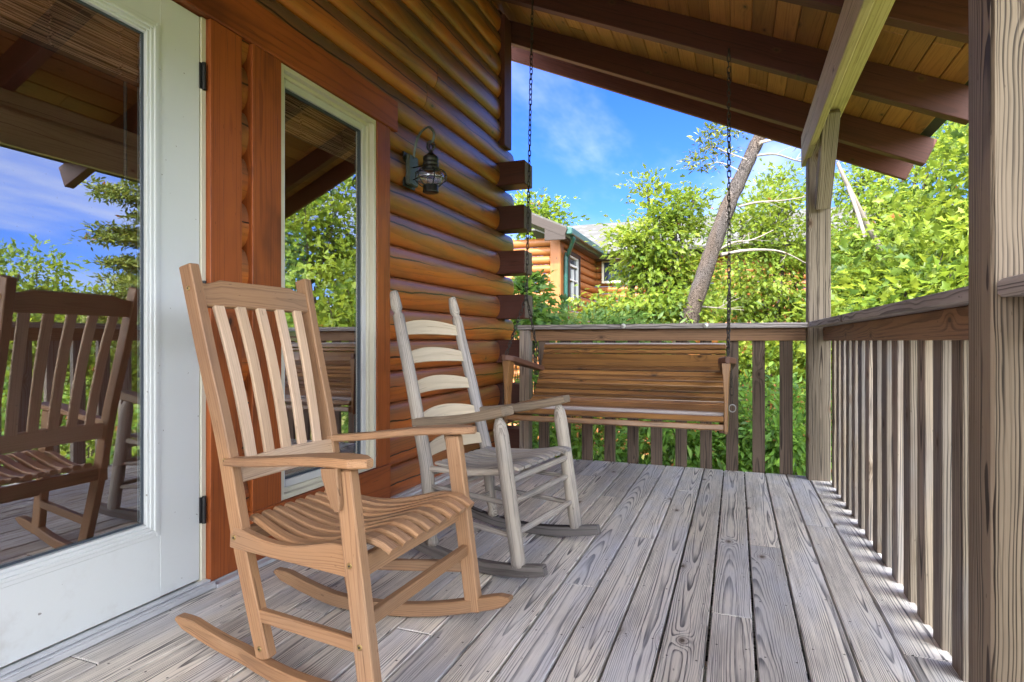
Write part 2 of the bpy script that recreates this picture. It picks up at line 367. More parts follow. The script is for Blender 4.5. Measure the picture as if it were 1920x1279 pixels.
def bar(mb, p0, p1, w, h, up=(0, 0, 1), c=.003, wr=None, mi=0, n=1, capmi=None, bow=0):
    """w sideways, h along up; chamfered ends too"""
    p0, p1 = Vector(p0), Vector(p1); L = (p1-p0).length; d = (p1-p0)/L
    pts = [p0, p0+d*c] + [p0+d*(c+(L-2*c)*i/n) for i in range(1, n)] + [p1-d*c, p1]
    full = rect(w, h, c); small = rect(w-2*c, h-2*c, c)
    sweep(mb, pts, up, [small]+[full]*(len(pts)-2)+[small], wr=wr, mi=mi, fixed=d, off=(random.random()*3, 0, 0), capmi=capmi)
def box(mb, x0, x1, y0, y1, z0, z1, c=.002, axis=None, wr=None, mi=0):
    d = [x1-x0, y1-y0, z1-z0]; ax = axis if axis is not None else d.index(max(d))
    m_ = Vector(((x0+x1)/2, (y0+y1)/2, (z0+z1)/2)); e = Vector((0, 0, 0)); e[ax] = d[ax]/2
    if ax == 2: bar(mb, m_-e, m_+e, d[0], d[1], up=(0, 1, 0), c=c, wr=wr, mi=mi)
    elif ax == 1: bar(mb, m_-e, m_+e, d[0], d[2], up=(0, 0, 1), c=c, wr=wr, mi=mi)
    else: bar(mb, m_-e, m_+e, d[1], d[2], up=(0, 0, 1), c=c, wr=wr, mi=mi)
def lathe(mb, prof, c, axis=(0, 0, 1), n=20, smooth=True, wr=None, mi=0):
    """prof list of (t, r) along axis from c"""
    a = Vector(axis).normalized(); c = Vector(c)
    up = Vector((0, 1, 0)) if abs(a.y) < .9 else Vector((1, 0, 0))
    secs = [circ(max(r_, .0004), n) for t, r_ in prof]
    sweep(mb, [c+a*t for t, r_ in prof], up, secs, smooth=smooth, wr=wr, mi=mi, fixed=a)
def tube(mb, pts, r, n=8, wr=None, mi=0, closed=False):
    pts = [Vector(p) for p in pts]
    rs = r if isinstance(r, (list, tuple)) else [r]*len(pts)
    up = Vector((0, 0, 1))
    d = pts[-1]-pts[0]
    if d.length < 1e-6 or abs(d.normalized().z) > .8: up = Vector((.31, .95, .05))
    sweep(mb, pts, up, [circ(q, n) for q in rs], smooth=True, wr=wr, mi=mi)
def spline(P, n=6):
    P = [Vector(p) for p in P]; out = []
    for i in range(len(P)-1):
        a, b, c, d = P[max(i-1, 0)], P[i], P[i+1], P[min(i+2, len(P)-1)]
        for k in range(n):
            t = k/n; out.append(.5*((2*b)+(c-a)*t+(2*a-5*b+4*c-d)*t*t+(3*b-a-3*c+d)*t*t*t))
    return out+[P[-1]]

# ------------------------------------------------------------------ world sky with thin cloud
nt = w.node_tree; bg = nt.nodes['Background']; bg.inputs['Strength'].default_value = SKY_STRENGTH
sky = nt.nodes.new('ShaderNodeTexSky'); sky.sky_type = 'NISHITA'; sky.sun_disc = False
sky.sun_elevation = math.asin(SUN.z); sky.sun_rotation = math.atan2(SUN.x, SUN.y)
sky.air_density = 1.0; sky.dust_density = .3; sky.ozone_density = 3.0
tcw = nt.nodes.new('ShaderNodeTexCoord').outputs['Generated']; gx, gy, gz = sep(nt, tcw)
den = gz.mx(.03)+.12
cv = comb(nt, gx/den*1.0, gy/den*.45, 0.0)
cn = noise(nt, cv, 1.3, 6, .58); cn2 = noise(nt, cv, .55, 2, .5)
cl = (cn*.62+cn2*.5+(1-gz.step(.0, .35))*.05).step(.50, .72)*gz.step(.0, .08)
hsv = nt.nodes.new('ShaderNodeHueSaturation'); hsv.inputs['Saturation'].default_value = 1.25; hsv.inputs['Value'].default_value = 1
nt.links.new(sky.outputs[0], hsv.inputs['Color'])
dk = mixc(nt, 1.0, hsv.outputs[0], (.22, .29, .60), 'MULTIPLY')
skc = mixc(nt, cl*.62, dk, (2.6, 2.75, 3.0))
# a bank of unseen bright cloud, added behind and overhead to light the porch
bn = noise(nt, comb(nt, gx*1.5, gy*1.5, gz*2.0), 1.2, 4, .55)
fill_bank = ((gy*-1.0)+gz*.40+(bn-.5)*.7).step(.03, .60)*gz.step(-.02, .06)
skc = mixc(nt, fill_bank, skc, (14.5, 14.7, 15.4))
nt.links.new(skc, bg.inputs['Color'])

# ------------------------------------------------------------------ ground
def ground_z(x, y):
    z = -1.9
    # the slope climbs behind the trees to the right and ahead
    d = max(0, math.hypot(x+2, y)-16)
    z += -.25*max(0, min(1, (x+2)/8)) + .11*d*max(0, min(1, (x+6)/12))
    return min(z, 7)+.25*math.sin(x*.7+y*.3)*math.cos(y*.5)
gv = []; gf = []; N = 90
ax_ = np.concatenate([np.linspace(-300, -40, 10), np.linspace(-34, 44, 60), np.linspace(55, 400, 14)])
ay_ = np.concatenate([np.linspace(-300, -30, 10), np.linspace(-24, 60, 60), np.linspace(75, 500, 14)])
for y in ay_:
    for x in ax_: gv.append((x, y, ground_z(x, y)))
nx = len(ax_)
for j in range(len(ay_)-1):
    for i in range(nx-1): gf.append((j*nx+i, j*nx+i+1, (j+1)*nx+i+1, (j+1)*nx+i))
mb = MB(); mb.add(gv, gf, gv, (.5, .5, .5), True)
m, nt, b = newmat('leafy_ground'); tc = nt.nodes.new('ShaderNodeTexCoord').outputs['Object']
n1 = noise(nt, tc, .9, 5, .65); n2 = noise(nt, tc, 7, 4, .7)
col = mixc(nt, n1.step(.35, .65), (.16, .20, .035), (.24, .20, .09)); col = mixc(nt, n2.step(.35, .7)*.7, col, (.05, .08, .02))
setb(nt, b, col, .9, .2, None, n2, .8, .1)
tag(build('ground', mb, m), kind='structure')

# ------------------------------------------------------------------ deck
PX0, PIT = -1.8952, .1393
joints = {10: [2.9], 12: [-1], 11: [3.9, 1.2], 13: [2.19], 14: [2.98], 9: [2.25], 8: [3.6, 1.0], 7: [2.9, .4], 6: [4.1, 1.7], 5: [2.2], 4: [3.3, .9], 3: [1.7], 2: [3.9, 1.1], 1: [2.6], 0: [1.2], 15: [.6], 16: [3.4], 17: [2.1]}
mb = MB()
for i in range(18):
    xr = .4736-PIT*(16-i); xl = xr-PIT
    x0, x1 = xl+.0036, xr-.0036
    if i == 0: x0 = max(x0, -1.9)
    ys = [-3.0]+sorted(joints.get(i, []))+[4.64]
    for a, b_ in zip(ys[:-1], ys[1:]):
        dz = random.uniform(-.0025, .0005)
        e0 = .0014 if a > -2.9 else 0; e1 = .0014 if b_ < 4.6 else 0
        xa_, xb_ = x0+random.uniform(0, .0012), x1-random.uniform(0, .0012)
        bar(mb, ((xa_+xb_)/2, a+e0, -.016+dz), ((xa_+xb_)/2, b_-e1, -.016+dz), xb_-xa_, .032, c=.0030, capmi=1)  # end faces dark: shade of the butt joints painted on
for k in range(20):   # joists
    box(mb, -1.9, .585, -3+.406*k, -3+.406*k+.04, -.20, -.034, c=0, axis=0)
box(mb, .552, .588, -3, 4.6, -.22, -.034, c=0); box(mb, -1.9, .55, 4.601, 4.637, -.22, -.034, c=0, axis=0)
box(mb, -1.9, .55, -3, 4.6, -.232, -.222, c=0, mi=1)   # dark sheet added under the joists, standing in for shade in the gaps
o = build('deck', mb, [M['deck'], M['drip_gapshade']]); tag(o, kind='structure')

# ------------------------------------------------------------------ cabin
cabin = thing('log_cabin', 'orange stained log cabin with white glass door and stacked corner logs beside the porch', 'house', (-1.92, 1.7, 0))
COURSE, ZB = .1925, -.005
def logsec(r=.0955, bulge=.058, back=.06):
    pts = []
    for i in range(15):
        th = -math.pi/2+math.pi*i/14
        z = r*math.sin(th); y = bulge*(abs(math.cos(th))**.72)
        pts.append((y, z))
    return pts+[(-back, r), (-back, -r)]
def logrun(mb, y0, y1, k, rounded_end=False, wr=None):
    zc = ZB+COURSE*(k+.5); sec = logsec()
    X0 = -1.976+random.uniform(-.003, .003)
    pts = []; secs = []; L = y1-y0
    # sweep along +Y ; a axis = t x up = +X
    stations = [(0, 1)]+[(L*i/8, 1) for i in range(1, 8)]
    if rounded_end: stations += [(L-.06, 1), (L-.035, .97), (L-.015, .90), (L-.004, .82), (L, .74)]
    else: stations += [(L, 1)]
    for s_, q in stations:
        wob = 1+.0*s_
        pts.append((X0, y0+s_, zc)); secs.append([((a if a < 0 else a*(q if q == 1 else q**1.6)), b_*q) for a, b_ in sec])
    # wc: W = vertical, T = outwards
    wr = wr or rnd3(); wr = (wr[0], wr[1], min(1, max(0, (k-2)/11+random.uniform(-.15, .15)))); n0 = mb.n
    sweep(mb, pts, (0, 0, 1), secs, smooth=True, wr=wr, caps=True)
    off = random.random()*5
    for i in range(n0, mb.n):
        c_ = mb.c[i]; mb.c[i] = (mb.v[i][1]+off, mb.v[i][2]-zc, mb.v[i][0]-X0)
walls = MB()
KMAX = 22
for k in range(KMAX):
    z0, z1 = ZB+COURSE*k, ZB+COURSE*(k+1)
    longend = (k % 2 == 1)
    if k >= 14: yend, rnd = 4.80, False
    else: yend, rnd = (5.16, True) if longend else (4.775, False)
    segs = [(-3.2, yend)]
    if z1 <= 2.40 and z0 < 2.25: segs = [(-3.2, .62), (1.74, 2.10), (2.87, yend)]
    for a, b_ in segs:
        if b_-a > 3:          # butt joint somewhere
            cut = random.uniform(a+1.2, b_-1.0) if k != 12 else 4.35
            r_ = rnd3()
            logrun(walls, a, cut-.0015, k); logrun(walls, cut+.0015, b_, k, rnd and b_ == yend)
        else: logrun(walls, a, b_, k, rnd and b_ == yend)
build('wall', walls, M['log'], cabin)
for k in range(-1, 14):      # crossing logs of the far wall, on the even courses
    if k % 2: continue
    mb = MB(); z0 = ZB+COURSE*k
    hh = random.uniform(.198, .210); e = random.uniform(-.006, .006)
    bar(mb, (-3.6, 4.875, z0+COURSE/2+.0), (-1.690+e, 4.875, z0+COURSE/2), .205, hh, c=.005, capmi=1)
    build('log_end', mb, [M['logend'], M['endgrain']], cabin)
mb = MB()                     # far gable wall logs, odd courses
for k in range(1, 20, 2):
    zc = ZB+COURSE*(k+.5); bar(mb, (-3.6, 4.875, zc), (-2.02, 4.875, zc), .18, .18, c=.03)
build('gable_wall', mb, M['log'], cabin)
mb = MB(); box(mb, -1.935, -1.885, 4.80, 4.97, 2.66, 3.80, c=.003); box(mb, -1.98, -1.936, 4.80, 4.99, 2.70, 3.85, c=0)
build('corner_board', mb, M['rafter'], cabin)
# casings
TX0, TX1 = -1.958, -1.900
mb = MB(); box(mb, TX0, TX1, 1.729, 1.885, .018, 2.199); build('door_casing', mb, M['trim'], cabin)
mb = MB(); box(mb, TX0, TX1+.002, .55, .70, .018, 2.199); build('door_casing', mb, M['trim'], cabin)
mb = MB(); box(mb, TX0, TX1+.004, 1.938, 2.106, .232, 2.199); build('window_casing', mb, M['trim'], cabin)
mb = MB(); box(mb, TX0, TX1, 2.864, 3.0, .232, 2.199); build('window_casing', mb, M['trim'], cabin)
mb = MB(); box(mb, TX0, TX1+.007, .45, 3.075, 2.201, 2.382, c=.004); build('header_board', mb, M['trim'], cabin)
mb = MB(); box(mb, TX0, TX1+.003, 1.938, 3.0, .018, .230); build('window_apron', mb, M['trim'], cabin)
# threshold and flashing
th = MB()
box(th, -1.955, -1.868, .60, 1.727, .003, .022, c=.003); box(th, -1.925, -1.895, .60, 1.727, .0225, .030, c=.003); box(th, -1.885, -1.872, .60, 1.727, .0225, .026, c=.001)
build('threshold', th, M['alu'], cabin)
fl = MB(); box(fl, -1.899, -1.866, 1.728, 4.62, -.004, .012, c=.002); box(fl, -1.955, -1.9, 1.728, 4.62, .0, .0165, c=.001); build('flashing', fl, M['alu'], cabin)
# door
door = bpy.data.objects.new('door', None); sc.collection.objects.link(door); door.parent = cabin; door.location = (0, 0, 0)
mb = MB(); D0, D1 = -1.985, -1.928; DY0, DY1, DZ0, DZ1 = .715, 1.703, .034, 2.196; GY0, GY1, GZ0, GZ1 = .934, 1.484, .307, 2.03
F = .052
box(mb, D0, D1, GY1+F, DY1, DZ0, DZ1, c=.002); box(mb, D0, D1, DY0, GY0-F, DZ0, DZ1, c=.002)
box(mb, D0, D1-.0005, GY0-F, GY1+F, DZ0, GZ0-F, c=0, axis=1); box(mb, D0, D1-.0005, GY0-F, GY1+F, GZ1+F, DZ1, c=0, axis=1)
for lo, hi, px in ((.036, .052, .004), (.024, .0365, .010), (.011, .0245, .006), (.0, .0115, .001)):   # stepped moulding round the glass
    x1 = D1+px
    box(mb, D0+.01, x1, GY1+lo, GY1+hi, GZ0-hi, GZ1+hi, c=.002); box(mb, D0+.01, x1, GY0-hi, GY0-lo, GZ0-hi, GZ1+hi, c=.002)
    box(mb, D0+.01, x1-.0003, GY0-lo, GY1+lo, GZ0-hi, GZ0-lo, c=.002, axis=1); box(mb, D0+.01, x1-.0003, GY0-lo, GY1+lo, GZ1+lo, GZ1+hi, c=.002, axis=1)
build('door_leaf', mb, M['white'], door)
def pane(name, x, y0, y1, z0, z1, parent):
    mb = MB(); v = [(x, y0, z0), (x, y1, z0), (x, y1, z1), (x, y0, z1), (x-.005, y0, z0), (x-.005, y1, z0), (x-.005, y1, z1), (x-.005, y0, z1)]
    mb.add(v, [(0, 1, 2, 3)], v, (.5, .5, .5)); return build(name, mb, M['glass'], parent)
pane('glass', -1.945, GY0, GY1, GZ0, GZ1, door)
mb = MB()
for a, b_ in ((GY1-.007, GY1-.001), (GY0+.001, GY0+.007)): box(mb, -1.960, -1.941, a, b_, GZ0+.001, GZ1-.001, c=0)
box(mb, -1.960, -1.9415, GY0+.007, GY1-.007, GZ0+.001, GZ0+.007, c=0); box(mb, -1.960, -1.9415, GY0+.007, GY1-.007, GZ1-.007, GZ1-.001, c=0)
build('glazing_bead', mb, M['gasket'], door)
for z in (.30, 1.97, 1.13):
    mb = MB(); tube(mb, [(-1.917, 1.7135, z-.052), (-1.917, 1.7135, z+.052)], .0075, 12); box(mb, -1.926, -1.921, 1.698, 1.727, z-.05, z+.05, c=.001)
    for q in (-.05, -.017, .017, .05): tube(mb, [(-1.917, 1.7135, z+q-.002), (-1.917, 1.7135, z+q+.002)], .0086, 12)
    build('hinge', mb, M['hinge'], door)
mb = MB(); box(mb, -1.985, -1.922, 1.7055, 1.7285, .018, 2.1985, c=.002); box(mb, -1.985, -1.922, .7005, .712, .018, 2.1985, c=.002); build('jamb', mb, M['cream'], door)
def blind(y0, y1, z0, z1, x, parent, name='bamboo_blind'):
    mb = MB(); v = []; f = []; c = []
    n = 14
    for i in range(n+1):
        z = z0+(z1-z0)*i/n; xx = x-.008*math.sin(i*1.3); v += [(xx, y0, z), (xx, y1, z)]
    for i in range(n): f.append((2*i, 2*i+1, 2*i+3, 2*i+2))
    mb.add(v, f, v, (.5, .5, .5), True)
    return build(name, mb, M['bamboo'], parent)
blind(GY0+.002, GY1-.004, 1.85, GZ1, -1.962, door)
mb = MB(); box(mb, -1.964, -1.954, GY0+.008, GY1-.008, 1.838, 1.852, c=.002); build('blind_rail', mb, M['farbrown'], door)
mb = MB(); tube(mb, [(-1.96, 1.43, 1.85), (-1.962, 1.432, 1.50)], .006, 8); build('blind_wand', mb, M['black'], door)
for yy in (1.41, 1.19, .98):
    mb = MB(); pts = [(-1.955+.003*math.sin(i*2.1), yy+.006*math.sin(i*1.7), GZ1-.01-.17*i/16) for i in range(17)]; tube(mb, pts, .0035, 5); build('blind_cord', mb, M['bamboo'], door)
# window
win = bpy.data.objects.new('window', None); sc.collection.objects.link(win); win.parent = cabin; win.location = (0, 0, 0)
def frame_rect(mb, x0, x1, y0, y1, z0, z1, w_):
    box(mb, x0, x1, y0, y0+w_, z0, z1, c=.002, axis=2); box(mb, x0, x1, y1-w_, y1, z0, z1, c=.002, axis=2)
    box(mb, x0, x1-.0004, y0+w_, y1-w_, z0, z0+w_, c=.002, axis=1); box(mb, x0, x1-.0004, y0+w_, y1-w_, z1-w_, z1, c=.002, axis=1)
mb = MB(); frame_rect(mb, -2.02, -1.904, 2.110, 2.861, .234, 2.197, .022)
frame_rect(mb, -2.01, -1.932, 2.132, 2.839, .256, 2.175, .018); build('window_frame', mb, M['cream'], win)
mb = MB(); frame_rect(mb, -2.00, -1.945, 2.150, 2.821, .274, 2.157, .034); build('sash', mb, M['winwhite'], win)
mb = MB(); frame_rect(mb, -1.995, -1.955, 2.184, 2.787, .308, 2.123, .008); build('glazing_bead', mb, M['gasket'], win)
pane('glass', -1.965, 2.192, 2.779, .316, 2.115, win)
blind(2.195, 2.776, 1.93, 2.115, -1.985, win)
for yy in (2.32, 2.65):
    mb = MB(); pts = [(-1.972+.003*math.sin(i*2.1), yy+.006*math.sin(i*1.7), 2.10-.17*i/16) for i in range(17)]; tube(mb, pts, .0035, 5); build('blind_cord', mb, M['bamboo'], win)
# dim interior: floor, back wall, side walls, ceiling
mb = MB()
box(mb, -4.6, -4.5, -3.2, 4.77, -.05, 3.8, c=0); box(mb, -4.5, -2.03, -3.2, 4.77, -.08, -.02, c=0, axis=1); box(mb, -4.5, -2.03, -3.2, 4.77, 2.5, 2.55, c=0, axis=1)
box(mb, -4.5, -2.03, 4.70, 4.77, -.02, 2.5, c=0, axis=0); box(mb, -4.5, -2.03, -3.2, -3.13, -.02, 2.5, c=0, axis=0)
build('interior_wall', mb, M['interior'], cabin)
mb = MB(); box(mb, -2.06, -2.055, 2.2, 2.46, .95, 1.50, c=0); build('slat_reflection', mb, M['greenreflection'], win)  # panel added to stand in for green slats reflected in the glass

# ------------------------------------------------------------------ porch roof
roof = thing('porch_roof', 'sloping porch roof of brown planks on dark red rafters with pale beam and weathered posts', 'porch roof', (.53, 1.5, 0))
SL = .452
def zr(x): return 3.64-SL*(x+1.9)        # rafter underside
cs = 1/math.sqrt(1+SL*SL); rd = Vector((cs, 0, -SL*cs)); rn = Vector((SL*cs, 0, cs))
RH, RT = .185, .075
for i, (ry, xe) in enumerate(((5.44, 1.25), (4.99, 1.262), (4.11, 1.26), (3.24, 1.26), (2.37, 1.26), (1.50, 1.26), (.63, 1.26), (-.24, 1.26), (-1.11, 1.26), (-1.98, 1.26), (-2.85, 1.26))):
    mb = MB(); xa = -2.12 if ry < 5.2 else -2.3
    if ry > 5.2: ww = .04
    else: ww = RT
    a = Vector((xa, ry+ww/2, zr(xa)))+rn*(RH/2); b_ = Vector((xe, ry+ww/2, zr(xe)))+rn*(RH/2)
    bar(mb, a, b_, ww, RH, up=rn, c=.004)
    build('rafter', mb, M['rafter'], roof)
mb = MB()         # ceiling planks run along Y above the rafters
s_ = 0; n = 0
x0 = Vector((-2.40, 0, zr(-2.40)))+rn*(RH+.010)
while True:
    c0 = x0+rd*(s_+.069)
    if c0.x > 1.21: break
    r_ = rnd3(); cuts = sorted([random.uniform(-2, 5) for _ in range(2)])
    ys = [-3.3]+cuts+[5.50]
    for a, b_ in zip(ys[:-1], ys[1:]):
        if b_-a < .05: continue
        bar(mb, (c0.x, a+.001, c0.z), (c0.x, b_-.001, c0.z), .136, .018, up=rn, c=.005)
    s_ += .1395; n += 1
build('ceiling_planks', mb, M['ceil'], roof)
mb = MB(); a = Vector((-2.40, 1.1, zr(-2.40)))+rn*(RH+.035); b_ = Vector((1.225, 1.1, zr(1.225)))+rn*(RH+.035)
bar(mb, a, b_, 8.84, .022, up=rn, c=.002); build('shingles', mb, M['drip_gapshade'], roof)
mb = MB(); bar(mb, (-1.905, 1.0, zr(-1.9)-.02+.11), (-1.905, 1.001, zr(-1.9)-.02+.11), .02, .02, c=0)
# beam, sistered board, brace
mb = MB(); box(mb, .480, .620, -3.1, 4.66, 2.362, 2.566, c=.006); build('beam', mb, M['beam'], roof)
mb = MB(); box(mb, .438, .478, -3.1, 4.72, 2.20, 2.42, c=.004); build('beam_board', mb, M['beam'], roof)
mb = MB()         # knee brace
br = [(.486, 4.497, 1.875), (.486, 4.03, 2.36)]
p0 = Vector((.553, 4.485, 1.86)); p1 = Vector((.553, 4.055, 2.35))
bar(mb, (.545, 4.475, 1.86), (.545, 4.07, 2.36), .092, .10, up=(0, 1, 1), c=.004); build('knee_brace', mb, M['post'], roof)
mb = MB(); bar(mb, (.53, 4.57, -.25), (.53, 4.57, 2.361), .14, .14, up=(0, 1, 0), c=.006, wr=(.42, .3, .2)); build('post', mb, M['post'], roof)
mb = MB(); bar(mb, (.572, 1.588, -.25), (.572, 1.588, 2.361), .14, .138, up=(0, 1, 0), c=.006, wr=(.45, .15, .5)); build('post', mb, M['nearpost'], roof)
mb = MB(); bar(mb, (.572, -1.6, -.25), (.572, -1.6, 2.361), .14, .138, up=(0, 1, 0), c=.006); build('post', mb, M['nearpost'], roof)

# ------------------------------------------------------------------ railings
def baluster(mb, x, y, wx, wy, z0=-.16, z1=.985, mat=None, wr=None):
    lean = random.uniform(-.004, .004)
    bar(mb, (x, y, z0), (x+lean*(wx > wy), y+lean*(wy > wx), z1), wx, wy, up=(0, 1, 0), c=.003, wr=wr)
fr = thing('far_railing', 'porch railing with dark brown balusters and flat cap behind the hanging swing', 'railing', (-.6, 4.65, 0), group='porch railings')
mb = MB(); bar(mb, (-1.66, 4.612, 1.061), (.462, 4.606, 1.061), .20, .036, c=.004); build('cap_rail', mb, M['cap'], fr)
mb = MB(); box(mb, -1.655, .458, 4.602, 4.639, .952, 1.0425, c=.003); build('rail_board', mb, M['railboard'], fr)
mb = MB(); bar(mb, (-1.617, 4.595, -.15), (-1.617, 4.595, 1.042), .085, .085, up=(0, 1, 0), c=.004); build('rail_post', mb, M['bal'], fr)
for k in range(11):
    x = -1.4793+.1815*k
    if x > .45: continue
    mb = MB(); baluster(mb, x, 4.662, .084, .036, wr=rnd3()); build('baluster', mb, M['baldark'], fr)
for px, py, pz in ((-.80, 4.507, 1.064), (-.205, 4.505, 1.064)):
    mb = MB(); lathe(mb, [(-.002, .016), (.004, .019), (.010, .017), (.012, .008), (.018, .007), (.020, .002)], (px, py, pz), (0, -1, 0), 16); build('cap_button', mb, M['knob'], fr)
sr = thing('side_railing', 'railing of mixed grey and brown balusters running between the two porch posts', 'railing', (.6, 3, 0), group='porch railings')
mb = MB(); bar(mb, (.58, 4.46, 1.061), (.628, 1.660, 1.061), .24, .038, c=.005); build('cap_rail', mb, M['cap'], sr)
mb = MB(); bar(mb, (.462+.06, 4.477, 1.061), (.462+.06, 4.465, 1.061), .12, .036, c=.003)
mb2 = MB(); box(mb2, .553, .588, 1.662, 4.497, .952, 1.041, c=.003); build('rail_board', mb2, M['railboard'], sr)
y = 3.238-.0+.1785*7; k = 0
while y > 1.66:
    if y+.089 < 4.50:
        mb = MB(); baluster(mb, .61, y+.0445, .038, .089, wr=rnd3()); build('baluster', mb, M['bal'], sr)
    y -= .1785
nr = thing('near_railing', 'short stretch of grey cap board butted against the near post at the edge of view', 'railing', (.62, 0, 0))
mb = MB(); bar(mb, (.625, 1.514, 1.060), (.66, -1.5, 1.060), .235, .038, c=.007); build('cap_rail', mb, M['cap'], nr)
mb = MB(); box(mb, .553, .588, -1.5, 1.512, .952, 1.040, c=.003); build('rail_board', mb, M['railboard'], nr)
y = 1.36
while y > -1.5:
    mb = MB(); baluster(mb, .61, y+.0445, .038, .089, wr=rnd3()); build('baluster', mb, M['bal'], nr); y -= .1785

# ------------------------------------------------------------------ slat back rocking chair
ch = thing('rocking_chair', 'warm brown rocking chair with straight vertical back slats beside the white door', 'rocking chair', (-1.041, 1.533, 0), -.027, )
def P1(d, l, z): return Vector((d, l, z))
def b1(name, pts, w_, h_, up, mat='teak', c=.004, smooth=False, wr=None, n=5, secs=None):
    mb = MB(); pts = [Vector(p) for p in pts]
    if len(pts) == 2 and secs is None: bar(mb, pts[0], pts[1], w_, h_, up=up, c=c, wr=wr)
    else:
        S = spline(pts, n) if len(pts) > 2 else pts
        full = rect(w_, h_, c)
        if secs is None:
            secs = [full]*len(S); secs[0] = rect(w_-2*c, h_-2*c, c); secs[-1] = secs[0]
            d0 = (S[1]-S[0]).normalized(); S = [S[0], S[0]+d0*c]+S[1:-1]+[S[-1]-(S[-1]-S[-2]).normalized()*c, S[-1]]; secs = [secs[0], full]+[full]*(len(S)-4)+[full, secs[-1]]
        sweep(mb, S, up, secs, smooth=smooth, wr=wr, off=(random.random()*3, 0, 0))
    return mb
WT, WB, WF = .236, .205, .287
for s in (-1, 1):
    pts = [P1(-.205, s*(WB+.002), .048), P1(-.262, s*(WB+.004), .25), P1(-.300, s*(WB+.010), .42), P1(-.345, s*(WB+.018), .66), P1(-.415, s*(WT-.004), .93), P1(-.474, s*(WT+.004), 1.175)]
    mb = b1('back_post', pts, .034, .048, (1, 0, .25), c=.003, n=4); build('back_post', mb, M['teak'], ch, False)
    mb = b1('leg', [P1(.213, s*(WF), .044), P1(.133, s*WF, .628)], .036, .052, (1, 0, .13)); build('leg', mb, M['teak'], ch, False)
    # armrest: flat board with rounded, wider front
    a0, a1 = P1(-.335, s*(.222), .600), P1(.212, s*(.296), .650)
    S = []; secs = []
    for i in range(15):
        t = i/14; p = a0.lerp(a1, t); p.z += .006*math.sin(t*3.1)-.004*math.sin(t*6.28)
        wd = .040+.045*min(1, t/.75)
        if t > .86: wd *= math.sqrt(max(.06, 1-((t-.86)/.145)**2.2))
        S.append(p); secs.append(rect(wd, .024, .005))
    mb = MB(); sweep(mb, S, (0, 0, 1), secs); build('armrest', mb, M['teak'], ch, False)
    # bracket under the arm, on the outside rear of the leg
    S = [P1(.108, s*(WF+.028), .634), P1(.110, s*(WF+.028), .615), P1(.120, s*(WF+.028), .575), P1(.128, s*(WF+.028), .545), P1(.133, s*(WF+.028), .530)]
    mb = MB(); sweep(mb, S, (1, 0, .1), [rect(.018, h_, .003) for h_ in (.052, .050, .038, .028, .014)]); build('arm_bracket', mb, M['teak'], ch, False)
    # seat side rail, scooped top edge
    S = []; secs = []
    for i in range(17):
        t = i/16; d = -.318+.475*t; l = s*((WB+.012)+(WF-WB-.014)*t)
        top = .418-.030*math.sin(min(1, t*1.15)*math.pi)**1.2+.022*t; bot = .352+.008*t
        S.append(P1(d, l, (top+bot)/2)); secs.append(rect(.026, top-bot, .003))
    mb = MB(); sweep(mb, S, (0, 0, 1), secs); build('seat_rail', mb, M['teak'], ch, False)
    mb = MB(); bar(mb, P1(-.232, s*(WB+.003), .168), P1(.190, s*(WF-.002), .192), .022, .036, c=.003); build('stretcher', mb, M['teak'], ch, False)
    # rocker
    S = []; secs = []
    for i in range(29):
        t = i/28; d = -.560+.905*t; l = s*((WB-.004)+(WF-WB+.004)*min(1, max(0, (t-.30)/.55)))
        z = .024+.40*(d+.115)**2
        hh = .044
        if t < .06: hh = .044*(.35+.65*math.sqrt(t/.06)); z -= .004
        if t > .93: hh = .044*math.sqrt(max(.08, 1-((t-.93)/.072)**2))
        S.append(P1(d, l, z)); secs.append(rect(.034, hh, .004))
    mb = MB(); sweep(mb, S, (0, 0, 1), secs); build('rocker', mb, M['teak'], ch, False)
    for d, l, z in ((-.458, WT+.018, 1.105), (-.330, WB+.034, .605), (-.302, WB+.027, .385), (-.215, WB+.018, .078), (.158, WF+.017, .395), (.188, WF+.017, .200)):
        mb = MB(); lathe(mb, [(0, .0075), (.003, .0075), (.0036, .006)], P1(d, s*l, z), (0, s, 0), 12); mb2_ = mb
        lathe(mb, [(.0036, .003), (.0042, .003)], P1(d, s*l, z), (0, s, 0), 6, mi=1); build('screw', mb, [M['brass'], M['screwdark']], ch, False)
# crest rail, curved top
S = []; secs = []
for i in range(19):
    t = i/18; l = -WT+.012+(2*WT-.024)*t; top = 1.121+.016*min(1, 2.0*math.sin(math.pi*t))**2; bot = 1.052
    if 0: pass
    S.append(P1(-.450-(.5*(top+bot)-1.085)*.22, l, (top+bot)/2)); secs.append(rect(.026, top-bot, .004))
mb = MB(); sweep(mb, S, (-.22, 0, 1), secs, fixed=(0, 1, 0)); build('crest_rail', mb, M['teak'], ch, False)
S = []; secs = []
for i in range(13):
    t = i/12; l = -.205+.41*t; top = .600+.008*math.sin(math.pi*t); bot = .535
    S.append(P1(-.318, l, (top+bot)/2)); secs.append(rect(.022, top-bot, .004))
mb = MB(); sweep(mb, S, (-.2, 0, 1), secs, fixed=(0, 1, 0)); build('lower_rail', mb, M['teaklight'], ch, False)
for i in range(5):
    q = (i-2)/2
    pts = [P1(-.325, q*.145, .585), P1(-.350, q*.150, .72), P1(-.392, q*.158, .90), P1(-.440, q*.168, 1.062)]
    mb = b1('', pts, .040, .013, (-1, 0, -.28), c=.003, n=4); build('back_slat', mb, M['teaklight'], ch, False)
